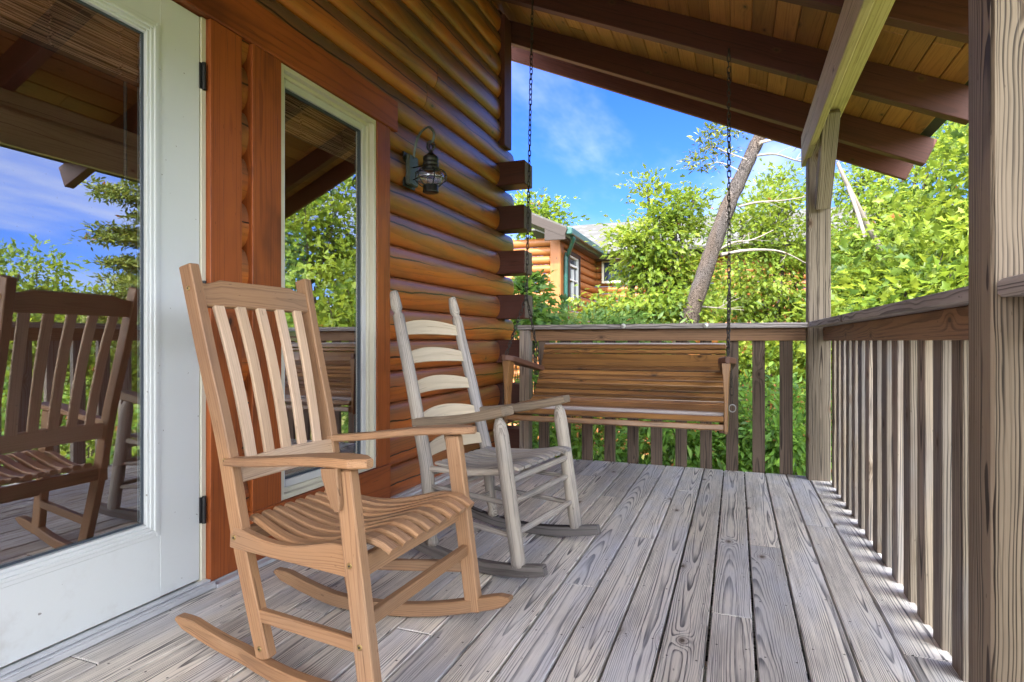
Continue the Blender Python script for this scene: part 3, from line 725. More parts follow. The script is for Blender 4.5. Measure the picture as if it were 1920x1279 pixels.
for i in range(8):
    q = (i-3.5)/3.5; S = []; secs = []
    for j in range(22):
        t = j/21; d = -.300+.532*t
        l = q*(.160+.062*t+.022*math.sin(t*3.14))
        z = .425-.046*math.sin(min(1, t*1.15)*math.pi)**1.3+.020*t
        if t > .84: u = (t-.84)/.16; z -= .030*u*u
        S.append(P1(d, l, z)); wd = (.031+.016*t)
        if t > .95: wd *= .82
        secs.append(rect(wd, .019, .005))
    mb = MB(); sweep(mb, S, (0, 0, 1), secs); build('seat_slat', mb, M['teak'], ch, False)
mb = MB(); bar(mb, P1(.150, -.272, .372), P1(.150, .272, .372), .022, .056, c=.003); build('apron', mb, M['teak'], ch, False)
mb = MB(); bar(mb, P1(-.296, -.20, .380), P1(-.296, .20, .380), .022, .05, c=.003); build('rear_apron', mb, M['teak'], ch, False)
mb = MB(); bar(mb, P1(.184, -.272, .250), P1(.184, .272, .250), .024, .036, c=.003); build('stretcher', mb, M['teak'], ch, False)

# ------------------------------------------------------------------ ladder back rocking chair
lc = thing('rocking_chair', 'weathered grey ladder back rocking chair with pale curved slats beside the window', 'rocking chair', (-.974, 2.504, 0), -.153)
def turned(mb, p0, p1, prof, n=16, smooth=True):
    p0, p1 = Vector(p0), Vector(p1); L = (p1-p0).length; a = (p1-p0)/L
    wr = rnd3(); up = Vector((0, 1, 0))
    sweep(mb, [p0+a*(t*L) for t, r in prof], up, [circ(r, n) for t, r in prof], smooth=smooth, wr=wr, fixed=a)
for s in (-1, 1):
    # rear post, bent once: lower part turned, upper part with finial
    mb = MB(); r0 = .024
    P = [(-.222, s*.252, .052, .012), (-.222, s*.252, .060, .013), (-.223, s*.252, .066, .022), (-.226, s*.252, .080, .0235), (-.228, s*.252, .093, .017), (-.229, s*.252, .105, .0185), (-.232, s*.251, .130, .0225), (-.246, s*.249, .25, r0),
         (-.262, s*.247, .40, .0255), (-.300, s*.243, .55, .0245), (-.350, s*.239, .75, .0238), (-.405, s*.234, .95, .0225), (-.436, s*.232, 1.070, .0215), (-.4365, s*.232, 1.073, .0155), (-.440, s*.2315, 1.084, .0155), (-.446, s*.231, 1.100, .022), (-.455, s*.2305, 1.135, .0205), (-.463, s*.230, 1.168, .0165), (-.466, s*.230, 1.176, .014), (-.467, s*.230, 1.179, .006)]
    sweep(mb, [p[:3] for p in P], (1, 0, 0), [circ(p[3]*1.2, 16) for p in P], smooth=True); build('back_post', mb, M['greywood'], lc, False)
    mb = MB(); turned(mb, (.222, s*.283, .048), (.128, s*.283, .642), [(0, .015), (.014, .016), (.024, .027), (.045, .0295), (.30, .0305), (.70, .031), (.88, .031), (.945, .027), (.975, .020), (1, .014)])
    build('leg', mb, M['greywood'], lc, False)
    # arm: flat, thicker at the front
    a0, a1 = P1(-.325, s*.247, .590), P1(.170, s*.288, .672); S = []; secs = []
    for i in range(13):
        t = i/12; p = a0.lerp(a1, t); p.z += -.012*math.sin(t*3.14)
        S.append(p); secs.append(rect(.046+.040*min(1, t*1.4), .040 if t < .99 else .034, .006))
    mb = MB(); sweep(mb, S, (0, 0, 1), secs); build('armrest', mb, M['armgrey'], lc, False)
    for (z0, z1, rr_) in ((.205, .175, .0115), (.318, .300, .0115)):
        mb = MB(); tube(mb, [P1(-.235, s*.251, z0), P1(-.02, s*.268, (z0+z1)/2), P1(.208, s*.283, z1)], [rr_*.85, rr_*1.1, rr_*.85], 12); build('rung', mb, M['greywood'], lc, False)
    mb = MB(); tube(mb, [P1(-.262, s*.247, .392), P1(-.02, s*.270, .402), P1(.160, s*.283, .428)], .0135, 12); build('seat_rung', mb, M['greywood'], lc, False)
    S = []; secs = []
    for i in range(21):
        t = i/20; d = -.455+.79*t; l = s*(.252+.031*min(1, max(0, (t-.25)/.6))); z = .026+.34*(d+.02)**2
        if t < .05 or t > .985: hh = .040
        else: hh = .048
        S.append(P1(d, l, z)); secs.append(rect(.034, hh, .004))
    mb = MB(); sweep(mb, S, (0, 0, 1), secs); build('rocker', mb, M['greydark'], lc, False)
for z0, rr_ in ((.185, .0135), (.305, .0135)):
    mb = MB(); dd = .222-.1583*(z0-.048)
    tube(mb, [P1(dd, -.278, z0), P1(dd, 0, z0), P1(dd, .278, z0)], [rr_*.85, rr_*1.15, rr_*.85], 12); build('rung', mb, M['greywood'], lc, False)
mb = MB(); tube(mb, [P1(-.238, -.247, .18), P1(-.238, 0, .18), P1(-.238, .247, .18)], .012, 12); build('rung', mb, M['greywood'], lc, False)
mb = MB(); tube(mb, [P1(-.25, -.247, .28), P1(-.25, 0, .28), P1(-.25, .247, .28)], .012, 12); build('rung', mb, M['greywood'], lc, False)
mb = MB(); tube(mb, [P1(.172, -.283, .392), P1(.172, 0, .392), P1(.172, .283, .392)], .014, 12); build('seat_rung', mb, M['greywood'], lc, False)
mb = MB(); tube(mb, [P1(-.262, -.24, .365), P1(-.262, .24, .365)], .0135, 12); build('seat_rung', mb, M['greywood'], lc, False)
for k in range(5):
    z0 = (.468, .604, .744, .880, 1.012)[k]; hgt = .078-.002*k
    S = []; secs = []
    lean = lambda z: -.300-(z-.55)*.262 if z > .55 else -.262-(z-.40)*.25
    for i in range(15):
        t = i/14; l = -.232+.464*t; arch = math.sin(math.pi*t)
        bow = -.030*arch                                 # ladder slats bow backwards
        bot = z0-.036+.006*arch; top = z0+.012+.030*arch**.8
        zc = (top+bot)/2
        S.append(P1(lean(zc)+bow, l, zc)); secs.append(rect(.009, top-bot, .002))
    mb = MB(); sweep(mb, S, (-.25, 0, 1), secs, fixed=(0, 1, 0)); build('ladder_slat', mb, M['slatpale'], lc, False)
# seat slats run from back to front, fanning slightly
for i in range(9):
    q = (i-4)/4; S = []; secs = []
    for j in range(17):
        t = j/16; d = -.235+.440*t; l = q*(.205+.035*t)
        z = .412-.016*math.sin(min(1, t*1.2)*math.pi)+.036*t**1.6
        if t > .9: z -= .012*((t-.9)/.1)**2
        S.append(P1(d, l, z)); secs.append(rect(.038+.006*t, .013, .003))
    mb = MB(); sweep(mb, S, (0, 0, 1), secs); build('seat_slat', mb, M['greywood'], lc, False)

# ------------------------------------------------------------------ porch swing
sw = thing('porch_swing', 'brown slatted porch swing hanging on chains from the rafters in front of the far railing', 'swing', (-.716, 3.943, .42))
def PS(l, d, z): return Vector((-.716+l, 3.943-d, z))
HW = .652
prof = [(-.388, .925), (-.365, .868), (-.325, .79), (-.255, .70), (-.185, .625), (-.12, .556), (-.05, .520), (.08, .508), (.24, .512), (.36, .522), (.398, .512), (.414, .47), (.424, .428)]
pp = spline([V(0, d, z) for d, z in prof], 10)
cum = [0]
for a, b_ in zip(pp[:-1], pp[1:]): cum.append(cum[-1]+(b_-a).length)
def at(s_):
    for i in range(len(cum)-1):
        if cum[i+1] >= s_: t = (s_-cum[i])/(cum[i+1]-cum[i]); return pp[i].lerp(pp[i+1], t), (pp[i+1]-pp[i]).normalized()
    return pp[-1], (pp[-1]-pp[-2]).normalized()
def slat(s0, s1, th=.017, hw=HW, mat='swing', nm='swing_slat'):
    p, t = at((s0+s1)/2); nrm = Vector((0, t.z*-1, t.y)) ; nrm = Vector((0, -t.z, t.y))
    # world: d -> -Y
    n = Vector((0, -nrm.y, nrm.z)); 
    if n.z < 0 and abs(n.z) > .3: n = -n
    if n.y > 0 and abs(n.z) <= .3: n = -n
    c_ = PS(0, p.y, p.z)+n*(th/2)
    mb = MB(); bar(mb, c_-V(hw, 0, 0), c_+V(hw, 0, 0), (s1-s0), th, up=n, c=.0045); build(nm, mb, M[mat], sw)
tot = cum[-1]
backs = [(.004, .040), (.0475, .0745), (.082, .176)]
s_ = .184
while s_ < tot-.03:
    w_ = .034; 
    backs.append((s_, min(s_+w_, tot))); s_ += w_+.0105
for a, b_ in backs:
    dd_ = at((a+b_)/2)[0].y
    slat(a, b_, .022 if b_-a < .05 else .019, mat='swingsheen' if .33 < dd_ < .385 else 'swing')  # front seat slat takes the painted sky reflection
mb = MB(); bar(mb, PS(-HW, -.40, .93), PS(HW, -.40, .93), .02, .014, c=.002); build('back_cap', mb, M['swingsheen'], sw)
for l in (-.60, 0, .60):   # frame ribs behind slats
    mb = MB(); S = [PS(l, d+(-.02 if z > .56 else 0), z-(.022 if z < .56 else 0)) for d, z in prof[:-3]]
    sweep(mb, S, (0, .5, 1), rect(.035, .03, .003)); build('swing_rib', mb, M['swingarm'], sw)
for s in (-1, 1):
    l = s*(HW+.012)
    mb = MB(); bar(mb, PS(l, -.06, .478), PS(l, .408, .478), .02, .105, c=.003); build('side_board', mb, M['swing'], sw)
    # arm
    a0, a1 = PS(s*(HW-.005), -.345, .735), PS(s*(HW+.020), .425, .845); S = []; secs = []
    for i in range(15):
        t = i/14; p = a0.lerp(a1, t); wd = .055+.050*t
        if t > .88: wd *= math.sqrt(max(.05, 1-((t-.88)/.122)**2.3))
        S.append(p); secs.append(rect(wd, .036, .006))
    mb = MB(); sweep(mb, S, (0, 0, 1), secs); build('armrest', mb, M['swingarm'], sw)
    mb = MB(); S = [PS(l, .375, .440), PS(l, .372, .60), PS(l+s*.0, .365, .73), PS(l, .36, .822)]
    sweep(mb, S, (0, -1, 0), [rect(.022, .075, .003), rect(.022, .075, .003), rect(.034, .09, .003), rect(.05, .10, .003)]); build('arm_support', mb, M['swing'], sw)
    mb = MB(); bar(mb, PS(s*(HW-.01), -.06, .455), PS(s*(HW-.01), .40, .455), .03, .05, c=.003); build('seat_bearer', mb, M['swingarm'], sw)
def link(mb, c_, d, side, L=.046, W=.024, r=.0033):
    a = Vector(d).normalized(); b_ = Vector(side); b_ = (b_-a*b_.dot(a)).normalized(); pts = []
    for i in range(12):
        th_ = 2*math.pi*i/12; x = math.cos(th_); y = math.sin(th_)
        pts.append(Vector(c_)+a*(x*W*.5+(L-W)*.5*(1 if x > 0 else -1))+b_*(y*W*.5))
    nrm = a.cross(b_); verts = []; faces = []; k = 6; n = len(pts)
    for i in range(n):
        t = (pts[(i+1) % n]-pts[i-1]).normalized(); u = t.cross(nrm).normalized()
        for j in range(k):
            q = 2*math.pi*j/k; verts.append(pts[i]+u*(r*math.cos(q))+nrm*(r*math.sin(q)))
    for i in range(n):
        for j in range(k):
            faces.append((i*k+j, ((i+1) % n)*k+j, ((i+1) % n)*k+(j+1) % k, i*k+(j+1) % k))
    mb.add(verts, faces, verts, (.5, .5, .5), True)
def chain(p0, p1, L=.048, name='chain', mat='chain', sag=0):
    mb = MB(); p0, p1 = Vector(p0), Vector(p1); D = p1-p0; n = max(2, int(D.length/(L*.78)))
    s1 = D.cross(Vector((.4, 1, .1))).normalized(); s2 = D.cross(s1).normalized()
    for i in range(n):
        t = (i+.5)/n; c_ = p0+D*t; c_ = c_+V(random.uniform(-.001, .001), 0, -sag*4*t*(1-t))
        ang = (.35 if i % 2 else 1.45)+random.uniform(-.3, .3)
        link(mb, c_, D, s1*math.cos(ang)+s2*math.sin(ang), L=L)
    build(name, mb, M[mat], sw)
for s, xt, xs in ((-1, -1.386, -1.392), (1, -.044, -.040)):
    yc = 4.085; ztop = zr(xt)+.035; zs = 1.27
    chain((xt, yc, ztop), (xs, 3.97, zs))
    fa = PS(s*(HW+.022), .375, .862); ra = PS(s*(HW+.012), -.30, .775)
    chain((xs, 3.97, zs), fa); chain((xs, 3.97, zs), ra)
    if s > 0:
        fb = PS(s*(HW+.045), .375, .60); chain(fa+V(.012, 0, -.04), fb)
        mb = MB(); c_ = fb+V(0, 0, -.03); link(mb, c_, (0, 0, 1), (1, 0, 0), L=.042, W=.036, r=.003); build('ring', mb, M['zinc'], sw)
    else: chain(fa+V(-.012, 0, -.04), PS(s*(HW+.035), .375, .50))
    mb = MB(); bar(mb, (xt, 4.108, ztop), (xt, 4.078, ztop), .004, .004, c=0); tube(mb, [(xt, 4.109, ztop+.006), (xt, 4.08, ztop+.006), (xt, 4.075, ztop-.004)], .005, 6); build('eye_hook', mb, M['chain'], sw)

# ------------------------------------------------------------------ wall lantern
lt = thing('wall_lantern', 'black onion lantern with caged glass globe and scrolled arm on the log wall', 'lantern', (-1.92, 3.267, 2.03))
GX, GY, GZ = -1.725, 3.115, 1.945     # globe centre
GX, GY = -1.74, 3.20
mb = MB(); box(mb, -1.925, -1.893, 3.205, 3.322, 1.925, 2.115, c=.008); build('back_plate', mb, M['verd'], lt)
mb = MB(); box(mb, -1.935, -1.9255, 3.192, 3.335, 1.912, 2.128, c=.003); build('back_box', mb, M['black'], lt)
k_ = [(-1.895, 3.262, 2.10), (-1.885, 3.262, 2.16), (-1.865, 3.255, 2.215), (-1.82, 3.24, 2.255), (-1.765, 3.215, 2.262), (-1.728, 3.20, 2.235), (-1.715, 3.195, 2.20), (-1.725, 3.198, 2.168), (-1.745, 3.20, 2.162)]
mb = MB(); S = spline(k_, 6); sweep(mb, S, (.3, -.9, .2), rect(.016, .006, .002)); build('scroll_arm', mb, M['verd'], lt)
mb = MB(); link(mb, (GX, GY, 2.140), (0, 0, 1), (1, .2, 0), L=.058, W=.046, r=.0065); link(mb, (GX+.002, GY, 2.125), (0, 0, 1), (.2, 1, 0), L=.05, W=.034, r=.005); build('hanging_ring', mb, M['black'], lt)
mb = MB(); lathe(mb, [(2.118, .004), (2.112, .010), (2.10, .013), (2.088, .024), (2.078, .034), (2.072, .045), (2.066, .047), (2.060, .046), (2.056, .049), (2.052, .046), (2.035, .047), (2.030, .050), (2.026, .047), (2.008, .049), (2.003, .056), (1.998, .052), (1.990, .045)], (GX, GY, 0), n=24); build('cap', mb, M['black'], lt)
mb = MB(); lathe(mb, [(1.992, .040), (1.985, .055), (1.972, .073), (1.955, .082), (1.938, .081), (1.920, .070), (1.905, .052), (1.895, .038)], (GX, GY, 0), n=28); build('globe', mb, M['lampglass'], lt)
mb = MB(); lathe(mb, [(1.900, .036), (1.899, .044), (1.896, .046), (1.868, .046), (1.862, .049), (1.855, .049), (1.852, .040), (1.851, .001)], (GX, GY, 0), n=24); build('burner_cup', mb, M['black'], lt)
mb = MB()
for zz, rr_ in ((1.968, .092), (1.932, .093)):
    pts = [(GX+rr_*math.cos(q), GY+rr_*math.sin(q), zz) for q in np.linspace(0, 2*math.pi, 33)]; tube(mb, pts, .0030, 6)
for i in range(6):
    q = i*math.pi/3+.2; pr = [(1.995, .050), (1.990, .070), (1.972, .091), (1.950, .098), (1.928, .093), (1.905, .070), (1.890, .048)]
    tube(mb, spline([(GX+r_*math.cos(q), GY+r_*math.sin(q), z_) for z_, r_ in pr], 3), .0030, 6)
build('cage', mb, M['black'], lt)
mb = MB(); tube(mb, [(-1.893, 3.25, 2.035), (GX-.045, GY+.01, 2.03)], .004, 8); tube(mb, [(-1.893, 3.25, 1.96), (GX-.09, GY+.01, 1.955)], .003, 8); build('stay', mb, M['black'], lt)

# ------------------------------------------------------------------ neighbour cabin
nb = thing('neighbour_cabin', 'orange log cabin with green gutter and pale shingle roof beyond the front oak', 'house', (-6, 14, -2))
WX, WY = -3.39, 11.55       # near corner
def flog(mb, p0, p1, out, r=.088):
    p0, p1 = Vector(p0), Vector(p1); out = Vector(out); sec = [(r*math.cos(q), r*math.sin(q)) for q in np.linspace(0, 2*math.pi, 13)[:-1]]
    sweep(mb, [p0, p1], (0, 0, 1), sec, smooth=True)
mb = MB()
for k in range(28):
    z = -1.9+.18*k
    if z > 3.05: # gable triangle
        x1 = WX-(z-3.05)/SL
    else: x1 = WX-.12
    flog(mb, (-8.6, WY, z), (x1, WY, z), (0, -1, 0))
build('gable_wall', mb, M['farlog'], nb)
mb = MB(); 
for k in range(28):
    z = -1.9+.18*k
    if z > 3.1: continue
    segs = [(WY+.12, 14.9)] if not (1.72 < z < 2.84) else [(WY+.12, 12.02), (13.02, 14.9)]
    for a, b_ in segs: flog(mb, (WX, a, z), (WX, b_, z), (1, 0, 0))
build('side_wall', mb, M['farlog'], nb)
mb = MB(); 
for k in range(28):
    z = -1.9+.18*k
    if z > 3.1: continue
    flog(mb, (WX, 14.9, z), (5.5, 14.9, z), (0, -1, 0))
build('wing_wall', mb, M['farlog'], nb)
mb = MB(); box(mb, WX-.12, WX+.10, WY-.10, WY+.12, -2, 3.1, c=.01); build('corner_board', mb, M['farlog'], nb)
wn_ = bpy.data.objects.new('window', None); sc.collection.objects.link(wn_); wn_.parent = nb
mb = MB(); 
for a in ((12.03, 12.11), (12.93, 13.01)): box(mb, WX, WX+.12, a[0], a[1], 1.72, 2.86, c=.005)
box(mb, WX, WX+.119, 12.11, 12.93, 1.72, 1.80, c=.005); box(mb, WX, WX+.119, 12.11, 12.93, 2.78, 2.86, c=.005); build('window_frame', mb, M['farbrown'], wn_)
mb = MB(); frame_rect(mb, WX+.02, WX+.09, 12.11, 12.93, 1.80, 2.78, .035); box(mb, WX+.02, WX+.088, 12.50, 12.54, 1.835, 2.5, c=0); box(mb, WX+.02, WX+.087, 12.145, 12.895, 2.25, 2.28, c=0); box(mb, WX+.02, WX+.087, 12.145, 12.895, 2.56, 2.60, c=0); build('sash', mb, M['winwhite'], wn_)
mb = MB(); box(mb, WX+.01, WX+.04, 12.13, 12.91, 1.82, 2.76, c=0); build('glass', mb, M['darkglass'], wn_)
wn_ = bpy.data.objects.new('window', None); sc.collection.objects.link(wn_); wn_.parent = nb
mb = MB(); box(mb, -3.12, -2.35, 14.77, 14.82, 2.45, 2.93, c=0); build('glass', mb, M['darkglass'], wn_)
mb = MB()
for a in ((-3.17, -3.11), (-2.36, -2.30)): box(mb, a[0], a[1], 14.76, 14.84, 2.40, 2.98, c=.003)
box(mb, -3.11, -2.36, 14.761, 14.84, 2.92, 2.98, c=.003, axis=0); box(mb, -3.11, -2.36, 14.761, 14.84, 2.40, 2.46, c=.003, axis=0); build('window_frame', mb, M['cream'], wn_)
# roofs
def slab(mb, a, b_, c_, d, th=.06):
    a, b_, c_, d = map(Vector, (a, b_, c_, d)); n = (b_-a).cross(d-a).normalized()
    if n.z < 0: n = -n
    v = [a, b_, c_, d, a+n*th, b_+n*th, c_+n*th, d+n*th]
    mb.add(v, [(0, 1, 2, 3), (7, 6, 5, 4), (0, 4, 5, 1), (1, 5, 6, 2), (2, 6, 7, 3), (3, 7, 4, 0)], v, rnd3())
RX, EZ = -6.0, 3.12; EX = WX+.30
rz_ = EZ+(EX-RX)*SL
mb = MB(); slab(mb, (EX, WY-.45, EZ), (EX, 16, EZ), (RX, 16, rz_), (RX, WY-.45, rz_)); slab(mb, (RX, WY-.45, rz_), (RX, 16, rz_), (RX-2.9, 16, EZ), (RX-2.9, WY-.45, EZ))
slab(mb, (WX+.3, 14.45, 3.10), (5.9, 14.45, 3.10), (5.9, 17.6, 4.42), (WX-2.5, 17.6, 4.42)); slab(mb, (-6, 20.7, 3.1), (5.9, 20.7, 3.1), (5.9, 17.6, 4.42), (-6, 17.6, 4.42))
build('roof', mb, M['shingle'], nb)
mb = MB(); bar(mb, V(EX+.01, WY-.46, EZ-.07), V(RX, WY-.46, rz_-.07), .04, .17, up=(SL, 0, 1), c=.004); box(mb, EX-.42, EX, WY-.475, WY-.44, EZ-.20, EZ+.02, c=.003); build('rake_board', mb, M['farbrown'], nb)
mb = MB(); box(mb, WX+.1, EX-.02, WY-.4, 14.4, EZ-.16, EZ-.13, c=0, axis=1); box(mb, WX, 5.9, 14.5, 14.8, EZ-.16, EZ-.13, c=0, axis=0); build('soffit', mb, M['farbrown'], nb)
mb = MB(); box(mb, EX, EX+.13, WY-.45, 14.45, EZ-.10, EZ+.035, c=.015); build('gutter', mb, M['green'], nb)
mb = MB(); tube(mb, spline([(EX+.06, WY-.15, EZ-.08), (EX+.06, WY-.12, EZ-.18), (WX+.20, WY+.10, EZ-.42), (WX+.15, WY+.12, EZ-.60), (WX+.15, WY+.12, .2), (WX+.15, WY+.12, -1.9)], 5), .045, 10); build('downspout', mb, M['green'], nb)

# ------------------------------------------------------------------ vegetation
LOBES = []
def leafshape(kind):
    if kind == 'oak':      # base, lobes left/right, tip ; flat strip with lobed outline (quads through the midrib)
        pts = [(0, 0), (.10, .04), (.30, .27), (.40, .12), (.62, .36), (.74, .15), (1.0, .05)]
    elif kind == 'lance': pts = [(0, 0), (.25, .13), (.55, .17), (.8, .09), (1.0, .01)]
    else: pts = [(0, .0), (.3, .25), (.65, .24), (1.0, .02)]
    P_ = [(x, y) for x, y in pts]
    return P_
def leaves(centers, dirs, size, kind='oak', wr=None, droop=.25):
    """numpy leaf cloud: each leaf two halves folded along the midrib"""
    sh = leafshape(kind); k = len(sh); n = len(centers)
    dirs = dirs/np.linalg.norm(dirs, axis=1, keepdims=True)
    rv = rng.normal(size=(n, 3)); side = np.cross(dirs, rv*np.array([.5, .5, 1])+np.array([0, 0, .9])); side /= np.linalg.norm(side, axis=1, keepdims=True)+1e-9
    nr_ = np.cross(side, dirs)
    sz = size*rng.uniform(.45, 1.3, n)
    V_ = np.zeros((n, 3*k, 3))
    for i, (x, y) in enumerate(sh):
        mid = centers+dirs*(sz*x)[:, None]-nr_*(sz*droop*x*x)[:, None]
        V_[:, i] = mid+side*(sz*y)[:, None]+nr_*(sz*y*.35)[:, None]
        V_[:, k+i] = mid
        V_[:, 2*k+i] = mid-side*(sz*y)[:, None]+nr_*(sz*y*.35)[:, None]
    F_ = []
    for i in range(k-1):
        F_.append((i, i+1, k+i+1, k+i)); F_.append((k+i, k+i+1, 2*k+i+1, 2*k+i))
    F_ = np.array(F_)[None]+(np.arange(n)*3*k)[:, None, None]
    W_ = rng.random((n, 3)) if wr is None else wr
    return V_.reshape(-1, 3), F_.reshape(-1, 4), np.repeat(W_, 3*k, axis=0)
def bulk(name, parts, mat, parent=None):
    off = np.array(wloc(parent)) if parent is not None else 0
    v = np.concatenate([p[0] for p in parts]); nb_ = np.cumsum([0]+[len(p[0]) for p in parts])
    f = np.concatenate([p[1]+o_ for p, o_ in zip(parts, nb_)]); r_ = np.concatenate([p[2] for p in parts]); v = v-off
    me = bpy.data.meshes.new(name); me.vertices.add(len(v)); me.vertices.foreach_set('co', v.ravel())
    me.loops.add(f.size); me.loops.foreach_set('vertex_index', f.ravel().astype(np.int32))
    me.polygons.add(len(f)); me.polygons.foreach_set('loop_start', (np.arange(len(f))*4).astype(np.int32)); me.polygons.foreach_set('loop_total', np.full(len(f), 4, np.int32))
    a = me.attributes.new('wr', 'FLOAT_VECTOR', 'POINT'); a.data.foreach_set('vector', r_.ravel())
    me.materials.append(mat); me.update(calc_edges=True)
    o = bpy.data.objects.new(name, me); sc.collection.objects.link(o)
    if parent is not None: o.parent = parent
    return o
def spray_points(blobs, per):
    """blobs: (x,y,z, rx,ry,rz, n clumps) -> clump centres on an uneven shell and inside"""
    out = []
    for (x, y, z, rx, ry, rz, n) in blobs:
        u = rng.normal(size=(n, 3)); u /= np.linalg.norm(u, axis=1, keepdims=True)
        r_ = rng.uniform(.35, 1.0, n)**.55
        out.append(np.array([x, y, z])+u*r_[:, None]*np.array([rx, ry, rz]))
    return np.concatenate(out)
def crown(blobs, per=45, size=.11, spread=.20, kind='oak', flat=.55):
    C_ = spray_points(blobs, per); n = len(C_)
    parts = []
    ctr = np.array([b_[:3] for b_ in blobs]).mean(0)
    cid = np.repeat(np.arange(n), per)
    o = rng.normal(size=(n*per, 3))*np.array([spread, spread, spread*flat])
    sc_ = rng.uniform(.6, 1.3, n); o *= sc_[cid][:, None]
    p = C_[cid]+o
    out = C_[cid]-ctr; out /= np.linalg.norm(out, axis=1, keepdims=True)+1e-6
    d = out*.6+o/spread*.7+rng.normal(size=(n*per, 3))*.5+np.array([0, 0, -.15])
    wr = rng.random((n*per, 3)); cl_ = rng.random((n, 3)); wr[:, :2] = .35*wr[:, :2]+.65*cl_[cid][:, :2]
    return C_, leaves(p, d, size, kind, wr)
def limb(mb, a, b_, r0, r1, wob=.12, n=7):
    a, b_ = Vector(a), Vector(b_); D = b_-a; pts = []; rs = []
    w1 = Vector((random.uniform(-1, 1), random.uniform(-1, 1), random.uniform(-.6, .6)))*(D.length*wob)
    w2 = Vector((random.uniform(-1, 1), random.uniform(-1, 1), random.uniform(-.6, .6)))*(D.length*wob*.5)
    for i in range(n+1):
        t = i/n; pts.append(a+D*t+w1*math.sin(math.pi*t)+w2*math.sin(2*math.pi*t)); rs.append(r0+(r1-r0)*t)
    tube(mb, pts, rs, 7); return pts
def tree(name, label, cat, base, fork, blobs, leaf='leafA', per=45, size=.11, spread=.2, r=.12, group=None, bark='bark', kind='oak', nl=26, flat=.55):
    t = thing(name, label, cat, base, group=group)
    mb = MB(); base = Vector(base); fork = Vector(fork)
    tp = limb(mb, base, fork, r, r*.6, .05, 10)
    C_, L_ = crown(blobs, per, size, spread, kind, flat)
    idx = rng.choice(len(C_), min(nl, len(C_)), replace=False)
    mains = []
    for b_ in blobs: mains.append(limb(mb, tp[random.randint(6, 10)], b_[:3], r*.5, r*.16, .10))
    for i in idx:
        c_ = Vector(C_[i]); mm = min(mains, key=lambda q: (q[-1]-c_).length); limb(mb, mm[random.randint(2, 6)], c_, r*.14, .006, .10, 5)
    build('trunk', mb, M[bark], t)
    bulk('crown', [L_], M[leaf], t)
    return t
def CP(px, py, Z):    # a place seen at that bearing, Z metres ahead
    u = (px-960)/1110; v = (640-py)/1110; s, c = math.sin(YAW), math.cos(YAW)
    return (Z*(-s+u*c), Z*(c+u*s), .95+Z*v)
def blob(px, py, Z, rpx, rpz, n, rd_=None):
    x, y, z = CP(px, py, Z); k = Z/1110
    return (x, y, z, rpx*k, (rd_ or rpx*k*.8), rpz*k, n)
# oak in front of the neighbour cabin
tree('oak_tree', 'green oak with ragged crown standing in front of the neighbouring cabin roof', 'tree', (-2.0, 9.2, -2.0), CP(1235, 640, 8.8),
     [blob(1268, 405, 8.6, 50, 42, 22), blob(1215, 345, 8.8, 16, 24, 4), blob(1300, 370, 8.9, 36, 16, 6), blob(1195, 452, 8.4, 48, 26, 15), blob(1240, 505, 8.6, 66, 46, 40), blob(1150, 575, 8.2, 40, 20, 12), blob(1235, 585, 8.0, 80, 28, 30)],
     'leafA', 60, .095, .17, .11)
# screen of oaks right of the leaning pine
tree('oak_tree', 'bright green oak between the leaning pine trunk and the far porch post', 'tree', (.1, 11.0, -2.2), CP(1440, 600, 11),
     [blob(1440, 380, 11, 50, 30, 16), blob(1478, 345, 11.4, 40, 28, 10), blob(1395, 430, 10.8, 50, 45, 24), blob(1470, 470, 10.8, 60, 60, 34), blob(1385, 540, 10.4, 70, 45, 34), blob(1470, 580, 10.4, 70, 40, 34), blob(1330, 590, 10, 50, 30, 18)],
     'leafA', 66, .095, .21, .11, group='oaks beyond the railing')
tree('oak_tree', 'tall yellow green oak filling the view right of the far porch post', 'tree', (2.4, 11.2, -2.2), CP(1640, 560, 11),
     [blob(1650, 420, 11, 80, 70, 50), blob(1740, 330, 11.5, 90, 80, 60), blob(1800, 240, 12, 90, 60, 40), blob(1620, 330, 11.3, 50, 40, 20), blob(1780, 460, 11, 80, 80, 56), blob(1600, 480, 10.5, 60, 60, 34), blob(1760, 180, 12.5, 60, 50, 16)],
     'leafY', 66, .095, .23, .13, group='oaks beyond the railing')
tree('oak_tree', 'darker green young oak crowding over the side railing cap', 'tree', (1.9, 7.6, -2.2), CP(1690, 700, 8),
     [blob(1600, 560, 8.5, 60, 45, 34), blob(1690, 540, 8.2, 70, 50, 42), blob(1780, 510, 8, 70, 60, 42), blob(1560, 620, 8.3, 50, 40, 22), blob(1690, 600, 8, 100, 45, 40)],
     'leafA', 80, .078, .19, .08, group='oaks beyond the railing')
tree('oak_tree', 'small distant yellow green tree rising behind the neighbouring cabin roof', 'tree', (-7.5, 27, -2), CP(1015, 520, 27),
     [blob(1008, 400, 27, 28, 26, 16), blob(1028, 418, 27, 22, 26, 12), blob(1005, 440, 27, 40, 22, 14), blob(975, 385, 27, 20, 16, 5)],
     'leafY', 50, .24, .42, .14)
